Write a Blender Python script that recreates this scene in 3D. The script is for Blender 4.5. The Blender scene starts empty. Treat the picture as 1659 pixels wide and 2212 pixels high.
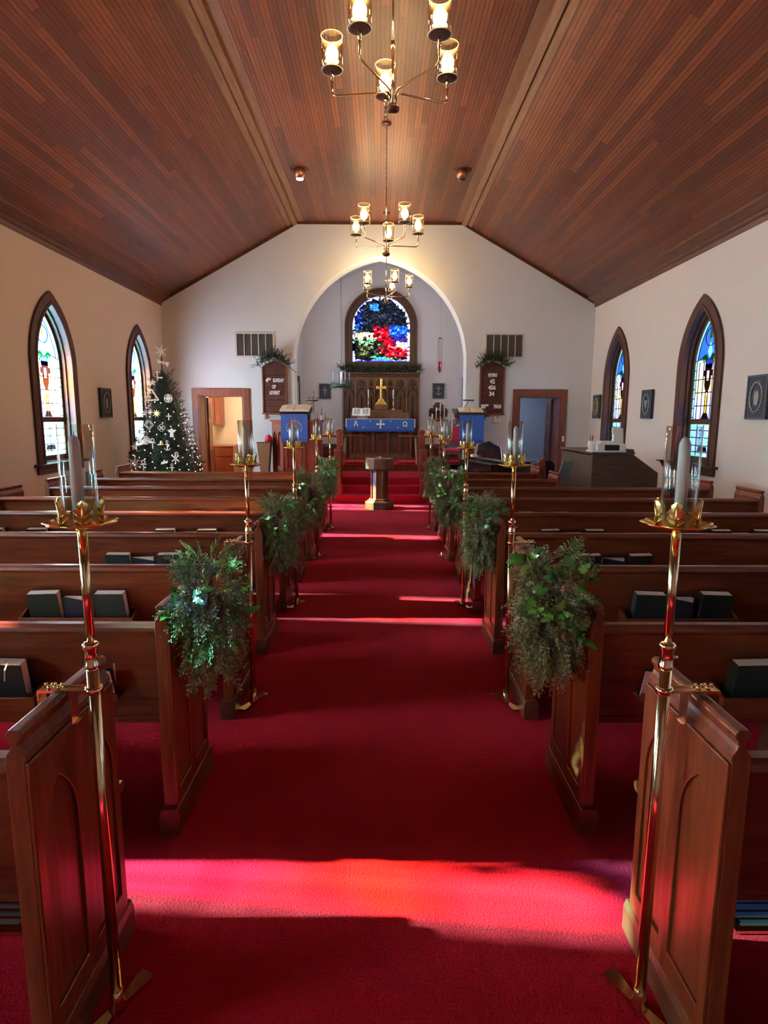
import bpy, bmesh, math, random
import numpy as np
from mathutils import Vector, Matrix
from mathutils.geometry import tessellate_polygon
PI = math.pi
random.seed(7)
SC = bpy.context.scene
COL = SC.collection

# ------------------------------------------------------------------ camera
F_PX = 1310.0
cx, cy = 829.5, 1106.0
def _n(v): return v / np.linalg.norm(v)
wy = _n(np.array([(822 - cx) / F_PX, -(901 - cy) / F_PX, -1.0]))
wz = -_n(np.array([(800 - cx) / F_PX, -(9477 - cy) / F_PX, -1.0]))
wz = _n(wz - wy * (wz @ wy)); wx = np.cross(wy, wz)
cam = bpy.data.cameras.new('camera'); co = bpy.data.objects.new('camera', cam); COL.objects.link(co)
Rm = Matrix((wx.tolist(), wy.tolist(), wz.tolist()))
co.matrix_world = Matrix.Translation((0, 0, 1.63)) @ Rm.to_4x4()
cam.sensor_fit = 'HORIZONTAL'; cam.sensor_width = 36; cam.lens = F_PX / 1659 * 36
cam.clip_start = 0.02; cam.clip_end = 200
SC.camera = co

# ------------------------------------------------------------------ light
SKY = 13.0          # daylight outside
SUN = 190.0
BULB_W = 6.5
EXPOSURE = 1.28
w = bpy.data.worlds.new('world'); SC.world = w; w.use_nodes = True
nt = w.node_tree; nt.nodes.clear()
tc = nt.nodes.new('ShaderNodeTexCoord'); sx = nt.nodes.new('ShaderNodeSeparateXYZ')
mr = nt.nodes.new('ShaderNodeMapRange'); mr.inputs[1].default_value = 1.0; mr.inputs[2].default_value = -1.0
mr.inputs[3].default_value = 0.0; mr.inputs[4].default_value = 1.0
cr = nt.nodes.new('ShaderNodeValToRGB')
cr.color_ramp.elements[0].position = 0.42; cr.color_ramp.elements[0].color = (0.24, 0.27, 0.33, 1); cr.color_ramp.elements[1].color = (3.8, 3.7, 3.5, 1)
bg = nt.nodes.new('ShaderNodeBackground'); bg.inputs[1].default_value = SKY
ow = nt.nodes.new('ShaderNodeOutputWorld')
nt.links.new(tc.outputs['Generated'], sx.inputs[0]); nt.links.new(sx.outputs['X'], mr.inputs[0])
nt.links.new(mr.outputs[0], cr.inputs[0]); nt.links.new(cr.outputs[0], bg.inputs[0]); nt.links.new(bg.outputs[0], ow.inputs[0])
sun = bpy.data.lights.new('sun', 'SUN'); sun.energy = SUN; sun.angle = math.radians(0.9); sun.color = (1.0, 0.93, 0.82)
so = bpy.data.objects.new('sun', sun); COL.objects.link(so)
so.rotation_euler = Vector((math.cos(math.radians(24.5)), -0.085, -math.sin(math.radians(24.5)))).to_track_quat('-Z', 'Y').to_euler()
SC.view_settings.view_transform = 'Standard'; SC.view_settings.look = 'None'
SC.view_settings.gamma = 1; SC.view_settings.use_curve_mapping = False
SC.view_settings.exposure = EXPOSURE
SC.cycles.max_bounces = 10; SC.cycles.diffuse_bounces = 5; SC.cycles.transparent_max_bounces = 24
SC.cycles.caustics_reflective = False; SC.cycles.caustics_refractive = False
SC.cycles.sample_clamp_indirect = 6.0; SC.cycles.use_denoising = True

# ------------------------------------------------------------------ materials
def nmat(name):
    m = bpy.data.materials.new(name); m.use_nodes = True
    b = m.node_tree.nodes['Principled BSDF']
    return m, m.node_tree, b
def simple(name, col, rough=0.5, metal=0.0, coat=0.0, emit=None, es=0.0, var=0.06, scale=30, bump=0.0, sheen=0.0, sheentint=(1, 1, 1, 1)):
    m, t, b = nmat(name)
    b.inputs['Roughness'].default_value = rough; b.inputs['Metallic'].default_value = metal
    b.inputs['Coat Weight'].default_value = coat; b.inputs['Coat Roughness'].default_value = 0.12
    n = t.nodes.new('ShaderNodeTexNoise'); n.inputs['Scale'].default_value = scale
    c = t.nodes.new('ShaderNodeTexCoord'); t.links.new(c.outputs['Object'], n.inputs['Vector'])
    r = t.nodes.new('ShaderNodeValToRGB')
    r.color_ramp.elements[0].color = tuple(x * (1 - var) for x in col[:3]) + (1,)
    r.color_ramp.elements[1].color = tuple(min(1, x * (1 + var)) for x in col[:3]) + (1,)
    t.links.new(n.outputs['Fac'], r.inputs[0]); t.links.new(r.outputs[0], b.inputs['Base Color'])
    if emit: b.inputs['Emission Color'].default_value = tuple(emit) + (1,); b.inputs['Emission Strength'].default_value = es
    if sheen: b.inputs['Sheen Weight'].default_value = sheen; b.inputs['Sheen Tint'].default_value = sheentint; b.inputs['Sheen Roughness'].default_value = 0.5
    if bump:
        bp = t.nodes.new('ShaderNodeBump'); bp.inputs['Strength'].default_value = bump; bp.inputs['Distance'].default_value = 0.004
        t.links.new(n.outputs['Fac'], bp.inputs['Height']); t.links.new(bp.outputs[0], b.inputs['Normal'])
    return m
def wood(name, dark, light, rough=0.35, coat=0.3, stretch=(1.2, 14, 14), seed=0.0):
    m, t, b = nmat(name)
    c = t.nodes.new('ShaderNodeTexCoord'); mp = t.nodes.new('ShaderNodeMapping')
    mp.inputs['Scale'].default_value = stretch; mp.inputs['Location'].default_value = (seed, seed * 2, 0)
    n = t.nodes.new('ShaderNodeTexNoise'); n.inputs['Scale'].default_value = 2.2; n.inputs['Detail'].default_value = 6; n.inputs['Distortion'].default_value = 0.6
    n2 = t.nodes.new('ShaderNodeTexNoise'); n2.inputs['Scale'].default_value = 12; n2.inputs['Detail'].default_value = 3
    r = t.nodes.new('ShaderNodeValToRGB'); r.color_ramp.elements[0].position = 0.32; r.color_ramp.elements[1].position = 0.7
    r.color_ramp.elements[0].color = tuple(dark) + (1,); r.color_ramp.elements[1].color = tuple(light) + (1,)
    mx = t.nodes.new('ShaderNodeMath'); mx.operation = 'ADD'
    ml = t.nodes.new('ShaderNodeMath'); ml.operation = 'MULTIPLY_ADD'; ml.inputs[1].default_value = 0.35; ml.inputs[2].default_value = -0.17
    t.links.new(c.outputs['Object'], mp.inputs[0]); t.links.new(mp.outputs[0], n.inputs['Vector']); t.links.new(mp.outputs[0], n2.inputs['Vector'])
    t.links.new(n2.outputs['Fac'], ml.inputs[0]); t.links.new(n.outputs['Fac'], mx.inputs[0]); t.links.new(ml.outputs[0], mx.inputs[1])
    t.links.new(mx.outputs[0], r.inputs[0]); t.links.new(r.outputs[0], b.inputs['Base Color'])
    b.inputs['Roughness'].default_value = rough; b.inputs['Coat Weight'].default_value = coat; b.inputs['Coat Roughness'].default_value = 0.18
    b.inputs['Specular IOR Level'].default_value = 0.4
    return m
def emis(name, col, s):
    m = bpy.data.materials.new(name); m.use_nodes = True; t = m.node_tree; t.nodes.clear()
    e = t.nodes.new('ShaderNodeEmission'); e.inputs[0].default_value = tuple(col) + (1,); e.inputs[1].default_value = s
    o = t.nodes.new('ShaderNodeOutputMaterial'); t.links.new(e.outputs[0], o.inputs[0]); return m

M = {}
M['plaster'] = simple('plaster', (0.71, 0.63, 0.545), 0.85, var=0.02, scale=3, bump=0.1)
M['plaster_white'] = simple('white_plaster', (0.70, 0.77, 0.755), 0.85, var=0.02, scale=3, bump=0.1)
M['pew'] = wood('pew_oak', (0.088, 0.017, 0.006), (0.190, 0.042, 0.012), 0.38, 0.16, (1.2, 14, 14))
M['pew_v'] = wood('pew_end_oak', (0.110, 0.021, 0.007), (0.235, 0.054, 0.015), 0.36, 0.18, (14, 14, 1.2))
M['plinth'] = wood('pew_plinth_wood', (0.09, 0.030, 0.014), (0.17, 0.06, 0.026), 0.35, 0.3, (14, 1.5, 14))
M['dark_wood'] = wood('dark_oak', (0.050, 0.020, 0.011), (0.105, 0.044, 0.023), 0.5, 0.1, (14, 14, 1.5))
M['window_wood'] = wood('window_oak', (0.050, 0.015, 0.008), (0.105, 0.031, 0.015), 0.55, 0.05, (14, 14, 1.5))
M['door_wood'] = wood('door_casing_wood', (0.13, 0.035, 0.018), (0.23, 0.07, 0.032), 0.42, 0.2, (14, 14, 1.5))
M['red_wood'] = wood('cherry_wood', (0.17, 0.035, 0.018), (0.30, 0.075, 0.036), 0.35, 0.3, (14, 14, 1.5))
M['font_wood'] = wood('font_oak', (0.10, 0.042, 0.020), (0.20, 0.090, 0.045), 0.4, 0.2, (14, 14, 1.5))
M['organ_wood'] = wood('organ_walnut', (0.048, 0.024, 0.013), (0.080, 0.042, 0.024), 0.6, 0.0, (2, 14, 14))
M['tan'] = simple('tan_board', (0.26, 0.155, 0.065), 0.6, var=0.08, scale=20)
M['brass'] = simple('polished_brass', (0.80, 0.60, 0.33), 0.14, metal=1.0, var=0.05)
M['gold'] = simple('gold_leaf_brass', (0.95, 0.66, 0.20), 0.25, metal=1.0, var=0.1, scale=60)
M['rose_brass'] = simple('dull_copper_brass', (0.62, 0.38, 0.25), 0.3, metal=1.0)
M['copper'] = simple('copper', (0.42, 0.20, 0.11), 0.35, metal=0.9)
M['bronze'] = simple('dark_bronze', (0.10, 0.05, 0.035), 0.4, metal=0.7)
M['steel'] = simple('bright_steel', (0.75, 0.72, 0.65), 0.25, metal=1.0)
M['wax'] = simple('candle_wax', (0.90, 0.83, 0.70), 0.45, var=0.02)
M['white_wax'] = simple('white_candle_wax', (0.88, 0.88, 0.86), 0.45, var=0.02)
M['blue_wax'] = simple('blue_candle_wax', (0.22, 0.27, 0.50), 0.45, var=0.02)
M['wick'] = simple('wick', (0.05, 0.04, 0.03), 0.9)
M['blue'] = simple('blue_brocade', (0.03, 0.12, 0.45), 0.7, var=0.12, scale=160, sheen=0.2)
M['white_cloth'] = simple('white_linen', (0.82, 0.82, 0.8), 0.8)
M['page'] = simple('page_edges', (0.88, 0.77, 0.58), 0.8, var=0.08, scale=200)
M['white_page'] = simple('white_paper', (0.80, 0.78, 0.74), 0.8, var=0.05)
M['pink_card'] = simple('pale_pink_card', (0.72, 0.52, 0.54), 0.8)
M['hymnal'] = simple('dark_green_cloth', (0.005, 0.014, 0.010), 0.7, var=0.15, scale=200)
M['navy'] = simple('navy_cloth', (0.012, 0.018, 0.045), 0.55, var=0.15, scale=200)
M['black'] = simple('black_cover', (0.006, 0.006, 0.006), 0.65)
M['piano'] = simple('black_lacquer', (0.008, 0.007, 0.008), 0.12, coat=0.6)
M['grey'] = simple('grey_metal', (0.33, 0.31, 0.28), 0.5, metal=0.3)
M['grille'] = simple('grille_dark', (0.10, 0.09, 0.08), 0.6, var=0.1)
M['cream'] = simple('cream_metal', (0.62, 0.57, 0.47), 0.5)
M['white'] = simple('white_plastic', (0.85, 0.85, 0.82), 0.4)
M['letter'] = simple('white_letters', (0.92, 0.90, 0.88), 0.4, emit=(1, 1, 1), es=0.0)
M['gold_cushion'] = simple('gold_cushion_cloth', (0.62, 0.33, 0.045), 0.75, var=0.12, scale=120, sheen=0.2)
M['red_cloth'] = simple('red_velvet', (0.42, 0.008, 0.03), 0.8, sheen=0.3, sheentint=(1, 0.4, 0.5, 1))
M['ruby'] = simple('ruby_glass', (0.30, 0.008, 0.012), 0.15, coat=0.6)
M['pink'] = simple('magenta_cloth', (0.62, 0.02, 0.09), 0.7)
M['slate'] = simple('slate_blue_cloth', (0.15, 0.20, 0.215), 0.8, var=0.1, scale=90)
M['plaque'] = simple('plaque_blue_grey', (0.020, 0.028, 0.050), 0.6, var=0.35, scale=25)
M['plaque_edge'] = simple('plaque_frame_grey', (0.075, 0.080, 0.080), 0.6, var=0.15)
M['relief'] = simple('plaque_relief_cream', (0.30, 0.29, 0.245), 0.6, var=0.15)
M['relief_gold'] = simple('plaque_relief_gold', (0.48, 0.34, 0.10), 0.5, var=0.15)
M['cedar'] = simple('cedar_green', (0.22, 0.27, 0.12), 0.7, var=0.5, scale=14)
M['cedar_tip'] = simple('cedar_tip_green', (0.54, 0.57, 0.28), 0.7, var=0.35, scale=14)
M['fir'] = simple('fir_green', (0.038, 0.075, 0.046), 0.65, var=0.5, scale=9)
M['bark'] = simple('twig_brown', (0.10, 0.065, 0.04), 0.8)
M['holly'] = simple('holly_leaf', (0.09, 0.27, 0.04), 0.25, var=0.4, scale=8, coat=0.3)
M['ornament'] = simple('white_ornament', (0.80, 0.76, 0.68), 0.45, var=0.1)
M['gold_ornament'] = simple('gold_ornament', (0.8, 0.6, 0.25), 0.3, metal=0.6)
M['lead'] = simple('lead_came', (0.02, 0.02, 0.022), 0.6)
M['tree_light'] = emis('tree_light_bulb', (1.0, 0.80, 0.52), 2.2)
M['bulb'] = emis('lit_bulb', (1.0, 0.74, 0.40), 30.0)
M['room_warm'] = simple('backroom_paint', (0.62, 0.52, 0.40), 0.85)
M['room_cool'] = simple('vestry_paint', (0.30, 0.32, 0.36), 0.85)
M['tile_floor'] = simple('backroom_floor', (0.16, 0.10, 0.07), 0.5)

def carpet_mat():
    m, t, b = nmat('red_carpet')
    c = t.nodes.new('ShaderNodeTexCoord')
    n = t.nodes.new('ShaderNodeTexNoise'); n.inputs['Scale'].default_value = 130; n.inputs['Detail'].default_value = 3
    n2 = t.nodes.new('ShaderNodeTexNoise'); n2.inputs['Scale'].default_value = 1.3; n2.inputs['Detail'].default_value = 3
    t.links.new(c.outputs['Object'], n.inputs['Vector']); t.links.new(c.outputs['Object'], n2.inputs['Vector'])
    r = t.nodes.new('ShaderNodeValToRGB'); r.color_ramp.elements[0].position = 0.3; r.color_ramp.elements[1].position = 0.75
    r.color_ramp.elements[0].color = (0.30, 0.005, 0.014, 1); r.color_ramp.elements[1].color = (0.52, 0.010, 0.022, 1)
    mx = t.nodes.new('ShaderNodeMix'); mx.data_type = 'RGBA'; mx.blend_type = 'MULTIPLY'; mx.inputs[0].default_value = 0.35
    r2 = t.nodes.new('ShaderNodeValToRGB'); r2.color_ramp.elements[0].position = 0.35; r2.color_ramp.elements[0].color = (0.7, 0.7, 0.7, 1); r2.color_ramp.elements[1].position = 0.65
    t.links.new(n.outputs['Fac'], r.inputs[0]); t.links.new(n2.outputs['Fac'], r2.inputs[0])
    t.links.new(r.outputs[0], mx.inputs[6]); t.links.new(r2.outputs[0], mx.inputs[7]); t.links.new(mx.outputs[2], b.inputs['Base Color'])
    b.inputs['Roughness'].default_value = 0.95; b.inputs['Specular IOR Level'].default_value = 0.1
    b.inputs['Sheen Weight'].default_value = 0.06; b.inputs['Sheen Tint'].default_value = (1, 0.32, 0.5, 1); b.inputs['Sheen Roughness'].default_value = 0.4  # pink sheen tint stands in for haze over the far carpet
    bp = t.nodes.new('ShaderNodeBump'); bp.inputs['Strength'].default_value = 0.8; bp.inputs['Distance'].default_value = 0.005
    t.links.new(n.outputs['Fac'], bp.inputs['Height']); t.links.new(bp.outputs[0], b.inputs['Normal'])
    return m
M['carpet'] = carpet_mat()

def board_mat(name, width, tones):
    """beadboard planks; UV u = metres across, v = metres along"""
    m, t, b = nmat(name); N = t.nodes; L = t.links
    uv = N.new('ShaderNodeUVMap'); s = N.new('ShaderNodeSeparateXYZ'); L.new(uv.outputs[0], s.inputs[0])
    def math_(op, a, bb=None, c=None):
        k = N.new('ShaderNodeMath'); k.operation = op
        for i, x in enumerate((a, bb, c)):
            if x is None: continue
            if isinstance(x, (int, float)): k.inputs[i].default_value = x
            else: L.new(x, k.inputs[i])
        return k.outputs[0]
    u = math_('DIVIDE', s.outputs['X'], width); iu = math_('FLOOR', u); fu = math_('FRACT', u)
    wn = N.new('ShaderNodeTexWhiteNoise'); wn.noise_dimensions = '1D'; L.new(iu, wn.inputs['W'])
    v = math_('ADD', math_('DIVIDE', s.outputs['Y'], 3.2), math_('MULTIPLY', wn.outputs['Value'], 7.0)); iv = math_('FLOOR', v); fv = math_('FRACT', v)
    cb = N.new('ShaderNodeCombineXYZ'); L.new(iu, cb.inputs[0]); L.new(iv, cb.inputs[1])
    w2 = N.new('ShaderNodeTexWhiteNoise'); w2.noise_dimensions = '2D'; L.new(cb.outputs[0], w2.inputs['Vector'])
    # grain
    mp = N.new('ShaderNodeCombineXYZ'); L.new(math_('MULTIPLY', s.outputs['X'], 26.0), mp.inputs[0]); L.new(math_('MULTIPLY', s.outputs['Y'], 1.6), mp.inputs[1]); L.new(math_('MULTIPLY', w2.outputs['Value'], 50.0), mp.inputs[2])
    gn = N.new('ShaderNodeTexNoise'); gn.inputs['Scale'].default_value = 1.6; gn.inputs['Detail'].default_value = 5; gn.inputs['Distortion'].default_value = 1.2; L.new(mp.outputs[0], gn.inputs['Vector'])
    f = math_('ADD', math_('ADD', math_('MULTIPLY', w2.outputs['Value'], 0.46), 0.08), math_('MULTIPLY', math_('SUBTRACT', gn.outputs['Fac'], 0.3), 0.8))
    r = N.new('ShaderNodeValToRGB'); r.color_ramp.elements[0].position = 0.0; r.color_ramp.elements[0].color = tones[0] + (1,)
    r.color_ramp.elements[1].position = 1.0; r.color_ramp.elements[1].color = tones[2] + (1,)
    e = r.color_ramp.elements.new(0.5); e.color = tones[1] + (1,)
    L.new(f, r.inputs[0])
    # grooves at board edges and centre bead
    g1 = math_('LESS_THAN', math_('ABSOLUTE', math_('SUBTRACT', fu, 0.5)), 0.045)
    g2 = math_('GREATER_THAN', math_('ABSOLUTE', math_('SUBTRACT', fu, 0.5)), 0.445)
    g3 = math_('LESS_THAN', fv, 0.0022)
    g = math_('MAXIMUM', math_('MAXIMUM', math_('MULTIPLY', g1, 0.75), g2), g3)
    mx = N.new('ShaderNodeMix'); mx.data_type = 'RGBA'; L.new(math_('MULTIPLY', g, 0.8), mx.inputs[0]); L.new(r.outputs[0], mx.inputs[6]); mx.inputs[7].default_value = (0.012, 0.006, 0.004, 1)
    L.new(mx.outputs[2], b.inputs['Base Color'])
    bp = N.new('ShaderNodeBump'); bp.inputs['Strength'].default_value = 0.9; bp.inputs['Distance'].default_value = 0.006; bp.invert = True
    L.new(g, bp.inputs['Height']); L.new(bp.outputs[0], b.inputs['Normal'])
    b.inputs['Roughness'].default_value = 0.42; b.inputs['Coat Weight'].default_value = 0.12; b.inputs['Coat Roughness'].default_value = 0.3
    return m
M['ceiling'] = board_mat('ceiling_boards', 0.088, ((0.060, 0.016, 0.008), (0.160, 0.043, 0.018), (0.30, 0.092, 0.032)))
M['cornice_wood'] = wood('cornice_wood', (0.085, 0.030, 0.017), (0.15, 0.055, 0.030), 0.45, 0.15, (14, 1.2, 14))
M['beam'] = wood('ceiling_beam_wood', (0.16, 0.075, 0.038), (0.24, 0.115, 0.06), 0.5, 0.1, (14, 1.2, 14))

def glass_mat(name, tint=(1, 1, 1), edge=.75):
    m = bpy.data.materials.new(name); m.use_nodes = True; t = m.node_tree; t.nodes.clear()
    tr = t.nodes.new('ShaderNodeBsdfTransparent'); tr.inputs[0].default_value = tuple(tint) + (1,)
    gl = t.nodes.new('ShaderNodeBsdfGlossy'); gl.inputs['Roughness'].default_value = 0.03; gl.inputs[0].default_value = (1, 1, 1, 1)
    lw = t.nodes.new('ShaderNodeLayerWeight'); lw.inputs[0].default_value = 0.5
    pw = t.nodes.new('ShaderNodeMath'); pw.operation = 'POWER'; pw.inputs[1].default_value = 2.2
    ad = t.nodes.new('ShaderNodeMath'); ad.operation = 'MULTIPLY_ADD'; ad.inputs[1].default_value = edge; ad.inputs[2].default_value = 0.04
    mx = t.nodes.new('ShaderNodeMixShader'); o = t.nodes.new('ShaderNodeOutputMaterial')
    t.links.new(lw.outputs['Facing'], pw.inputs[0]); t.links.new(pw.outputs[0], ad.inputs[0]); t.links.new(ad.outputs[0], mx.inputs[0])
    t.links.new(tr.outputs[0], mx.inputs[1]); t.links.new(gl.outputs[0], mx.inputs[2]); t.links.new(mx.outputs[0], o.inputs[0])
    return m
M['rim'] = simple('shade_rim_glint', (0.85, 0.72, 0.42), 0.15, coat=0.5)  # opaque pale gold, paints the light caught along the shade rims
M['glass'] = glass_mat('clear_glass', (0.93, 0.97, 0.95))
M['amber_glass'] = glass_mat('lamp_shade_glass', (0.96, 0.91, 0.80), .4)
def stained(name, col=None, attr=None, ramp=None, fac=0.45):
    m = bpy.data.materials.new(name); m.use_nodes = True; t = m.node_tree; t.nodes.clear()
    tr = t.nodes.new('ShaderNodeBsdfTransparent'); tl = t.nodes.new('ShaderNodeBsdfTranslucent')
    mx = t.nodes.new('ShaderNodeMixShader'); mx.inputs[0].default_value = fac; o = t.nodes.new('ShaderNodeOutputMaterial')
    if attr:
        a = t.nodes.new('ShaderNodeAttribute'); a.attribute_name = attr; src = a.outputs['Color']
    elif ramp:
        c = t.nodes.new('ShaderNodeTexCoord'); s = t.nodes.new('ShaderNodeSeparateXYZ'); t.links.new(c.outputs['Object'], s.inputs[0])
        n = t.nodes.new('ShaderNodeTexNoise'); n.inputs['Scale'].default_value = 3.5; n.inputs['Detail'].default_value = 4; t.links.new(c.outputs['Object'], n.inputs['Vector'])
        a = t.nodes.new('ShaderNodeMath'); a.operation = 'MULTIPLY_ADD'; a.inputs[1].default_value = 0.45; t.links.new(n.outputs['Fac'], a.inputs[0]); t.links.new(s.outputs['Z'], a.inputs[2])
        mr = t.nodes.new('ShaderNodeMapRange'); mr.inputs[1].default_value = 1.3; mr.inputs[2].default_value = 3.1; t.links.new(a.outputs[0], mr.inputs[0])
        r = t.nodes.new('ShaderNodeValToRGB'); els = r.color_ramp.elements
        while len(els) < len(ramp): els.new(0.5)
        for e, (p, cc) in zip(els, ramp): e.position = p; e.color = tuple(cc) + (1,)
        t.links.new(mr.outputs[0], r.inputs[0]); src = r.outputs[0]
    else:
        rg = t.nodes.new('ShaderNodeRGB'); rg.outputs[0].default_value = tuple(col) + (1,); src = rg.outputs[0]
    t.links.new(src, tr.inputs[0]); t.links.new(src, tl.inputs[0])
    t.links.new(tr.outputs[0], mx.inputs[1]); t.links.new(tl.outputs[0], mx.inputs[2]); t.links.new(mx.outputs[0], o.inputs[0])
    return m
M['opal'] = stained('opalescent_glass', ramp=[(0.0, (0.38, 0.50, 0.74)), (0.25, (0.44, 0.53, 0.76)), (0.42, (0.58, 0.53, 0.74)), (0.55, (0.85, 0.66, 0.34)), (0.64, (0.78, 0.60, 0.60)), (0.78, (0.76, 0.80, 0.88))])
M['teal_glass'] = stained('teal_border_glass', (0.34, 0.62, 0.58))
M['cyan_glass'] = stained('cyan_glass', (0.26, 0.54, 0.62))
M['green_glass'] = stained('green_glass', (0.20, 0.48, 0.12))
M['deep_blue_glass'] = stained('deep_blue_glass', (0.025, 0.05, 0.26))
M['mid_blue_glass'] = stained('mid_blue_glass', (0.10, 0.21, 0.44))
M['yellow_glass'] = stained('yellow_glass', (0.75, 0.62, 0.10))
M['brown_glass'] = stained('smoky_glass', (0.07, 0.045, 0.045))
M['mosaic'] = stained('mosaic_glass', attr='pane_col', fac=0.3)

# ------------------------------------------------------------------ mesh builder
class MB:
    def __init__(s): s.v = []; s.f = []; s.m = []; s.sm = []; s.uv = {}
    def add(s, vs, fs, mi=0, smooth=False, T=None):
        o = len(s.v)
        for v in vs:
            v = Vector(v)
            if T is not None: v = T @ v
            s.v.append(v)
        for f in fs: s.f.append([i + o for i in f]); s.m.append(mi); s.sm.append(smooth)
        return s
    def box(s, x0, x1, y0, y1, z0, z1, mi=0, T=None):
        if x0 > x1: x0, x1 = x1, x0
        if y0 > y1: y0, y1 = y1, y0
        if z0 > z1: z0, z1 = z1, z0
        vs = [(x, y, z) for z in (z0, z1) for y in (y0, y1) for x in (x0, x1)]
        return s.add(vs, [(0, 2, 3, 1), (4, 5, 7, 6), (0, 1, 5, 4), (2, 6, 7, 3), (0, 4, 6, 2), (1, 3, 7, 5)], mi, False, T)
    def prism(s, poly, a0, a1, plane='XZ', mi=0, holes=(), smooth=False, T=None):
        """extrude a 2d polygon (with holes); plane XZ -> along Y, YZ -> along X, XY -> along Z"""
        def P(p, a):
            return (p[0], a, p[1]) if plane == 'XZ' else ((a, p[0], p[1]) if plane == 'YZ' else (p[0], p[1], a))
        loops = [list(poly)] + [list(h) for h in holes]
        flat = [p for l in loops for p in l]; n = len(flat)
        tris = tessellate_polygon([[Vector((p[0], p[1], 0)) for p in l] for l in loops]) if (holes or True) else None
        vs = [P(p, a0) for p in flat] + [P(p, a1) for p in flat]
        fs = [tuple(t) for t in tris] + [tuple(i + n for i in reversed(t)) for t in tris]
        s.add(vs, fs, mi, False, T)
        o = 0; sf = []
        for l in loops:
            k = len(l)
            for i in range(k): j = (i + 1) % k; sf.append((o + i, o + j, o + j + n, o + i + n))
            o += k
        return s.add(vs, sf, mi, smooth, T)
    def lathe(s, prof, c=(0, 0, 0), seg=24, mi=0, rmod=None, smooth=True, T=None, closed=False):
        vs = []; fs = []; n = len(prof)
        for j in range(seg):
            a = 2 * PI * j / seg
            for (r, z) in prof:
                rr = r * (rmod(a, r, z) if rmod else 1)
                vs.append((c[0] + rr * math.cos(a), c[1] + rr * math.sin(a), c[2] + z))
        for j in range(seg):
            k = (j + 1) % seg
            for i in range(n - 1): fs.append((j * n + i, k * n + i, k * n + i + 1, j * n + i + 1))
            if closed: fs.append((j * n + n - 1, k * n + n - 1, k * n, j * n))
        return s.add(vs, fs, mi, smooth, T)
    def tube(s, pts, r, seg=8, mi=0, cap=True, smooth=True, T=None):
        pts = [Vector(p) for p in pts]; n = len(pts); vs = []; fs = []
        rs = r if isinstance(r, (list, tuple)) else [r] * n
        up = None
        for i, p in enumerate(pts):
            d = (pts[min(i + 1, n - 1)] - pts[max(i - 1, 0)])
            if d.length < 1e-9: d = Vector((0, 0, 1))
            d.normalize()
            if up is None:
                up = Vector((0, 0, 1)) if abs(d.z) < 0.9 else Vector((1, 0, 0))
            a = d.cross(up); 
            if a.length < 1e-6: a = d.cross(Vector((0, 1, 0)))
            a.normalize(); b = d.cross(a)
            for k in range(seg):
                t = 2 * PI * k / seg; vs.append(p + (a * math.cos(t) + b * math.sin(t)) * rs[i])
        for i in range(n - 1):
            for k in range(seg):
                l = (k + 1) % seg; fs.append((i * seg + k, i * seg + l, (i + 1) * seg + l, (i + 1) * seg + k))
        if cap: fs.append(tuple(range(seg))); fs.append(tuple((n - 1) * seg + k for k in reversed(range(seg))))
        return s.add(vs, fs, mi, smooth, T)
    def ball(s, c, r, seg=12, rings=8, mi=0, sz=1.0, T=None):
        prof = [(max(1e-5, r * math.sin(PI * i / rings)), -r * sz * math.cos(PI * i / rings)) for i in range(rings + 1)]
        return s.lathe(prof, c, seg, mi, T=T)
    def leaf(s, c, d, up, L, W, mi=0, curl=0.0):
        d = Vector(d).normalized(); up = Vector(up); a = d.cross(up)
        if a.length < 1e-4: a = d.cross(Vector((1, 0, 0.1)))
        a.normalize(); u = a.cross(d); c = Vector(c)
        mid = c + d * L * 0.5 + u * curl * L
        return s.add([c, mid + a * W / 2, c + d * L, mid - a * W / 2, mid - u * 0.0], [(0, 1, 2), (0, 2, 3)], mi)
    def build(s, name, mats, parent=None, loc=None, bevel=0.0, recalc=True, seg=2):
        me = bpy.data.meshes.new(name); me.from_pydata([tuple(v) for v in s.v], [], s.f)
        if not isinstance(mats, (list, tuple)): mats = [mats]
        for m in mats: me.materials.append(M[m] if isinstance(m, str) else m)
        for p, mi, sm in zip(me.polygons, s.m, s.sm): p.material_index = mi; p.use_smooth = sm
        if recalc and len(s.f) < 60000:
            bm = bmesh.new(); bm.from_mesh(me); bmesh.ops.remove_doubles(bm, verts=bm.verts, dist=1e-5) if bevel else None
            bmesh.ops.recalc_face_normals(bm, faces=bm.faces); bm.to_mesh(me); bm.free()
        o = bpy.data.objects.new(name, me); COL.objects.link(o)
        if parent: o.parent = parent
        if loc is not None: o.location = loc
        if bevel:
            b = o.modifiers.new('edge', 'BEVEL'); b.width = bevel; b.segments = seg; b.limit_method = 'ANGLE'; b.angle_limit = math.radians(40)
        return o
def tag(o, label, cat, group=None):
    o['label'] = label; o['category'] = cat
    if group: o['group'] = group
    return o
def struct(o): o['kind'] = 'structure'; return o
def thing(name, label, cat, loc=(0, 0, 0), rz=0.0, group=None):
    o = bpy.data.objects.new(name, None); o.empty_display_size = 0.1; COL.objects.link(o); o.location = loc; o.rotation_euler = (0, 0, rz)
    return tag(o, label, cat, group)
def copy_tree(o, parent=None):
    c = o.copy(); COL.objects.link(c)
    if parent is not None: c.parent = parent
    for ch in [k for k in KIDS.get(o.name, [])]: copy_tree(ch, c)
    return c
KIDS = {}
def index_kids(root):
    ch = [o for o in COL.objects if o.parent is root]
    KIDS[root.name] = ch
    for k in ch: index_kids(k)
def dup(root, label, loc, rz=0.0, group=None):
    c = copy_tree(root); c.location = loc; c.rotation_euler = (0, 0, rz); c['label'] = label
    if group: c['group'] = group
    return c
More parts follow.
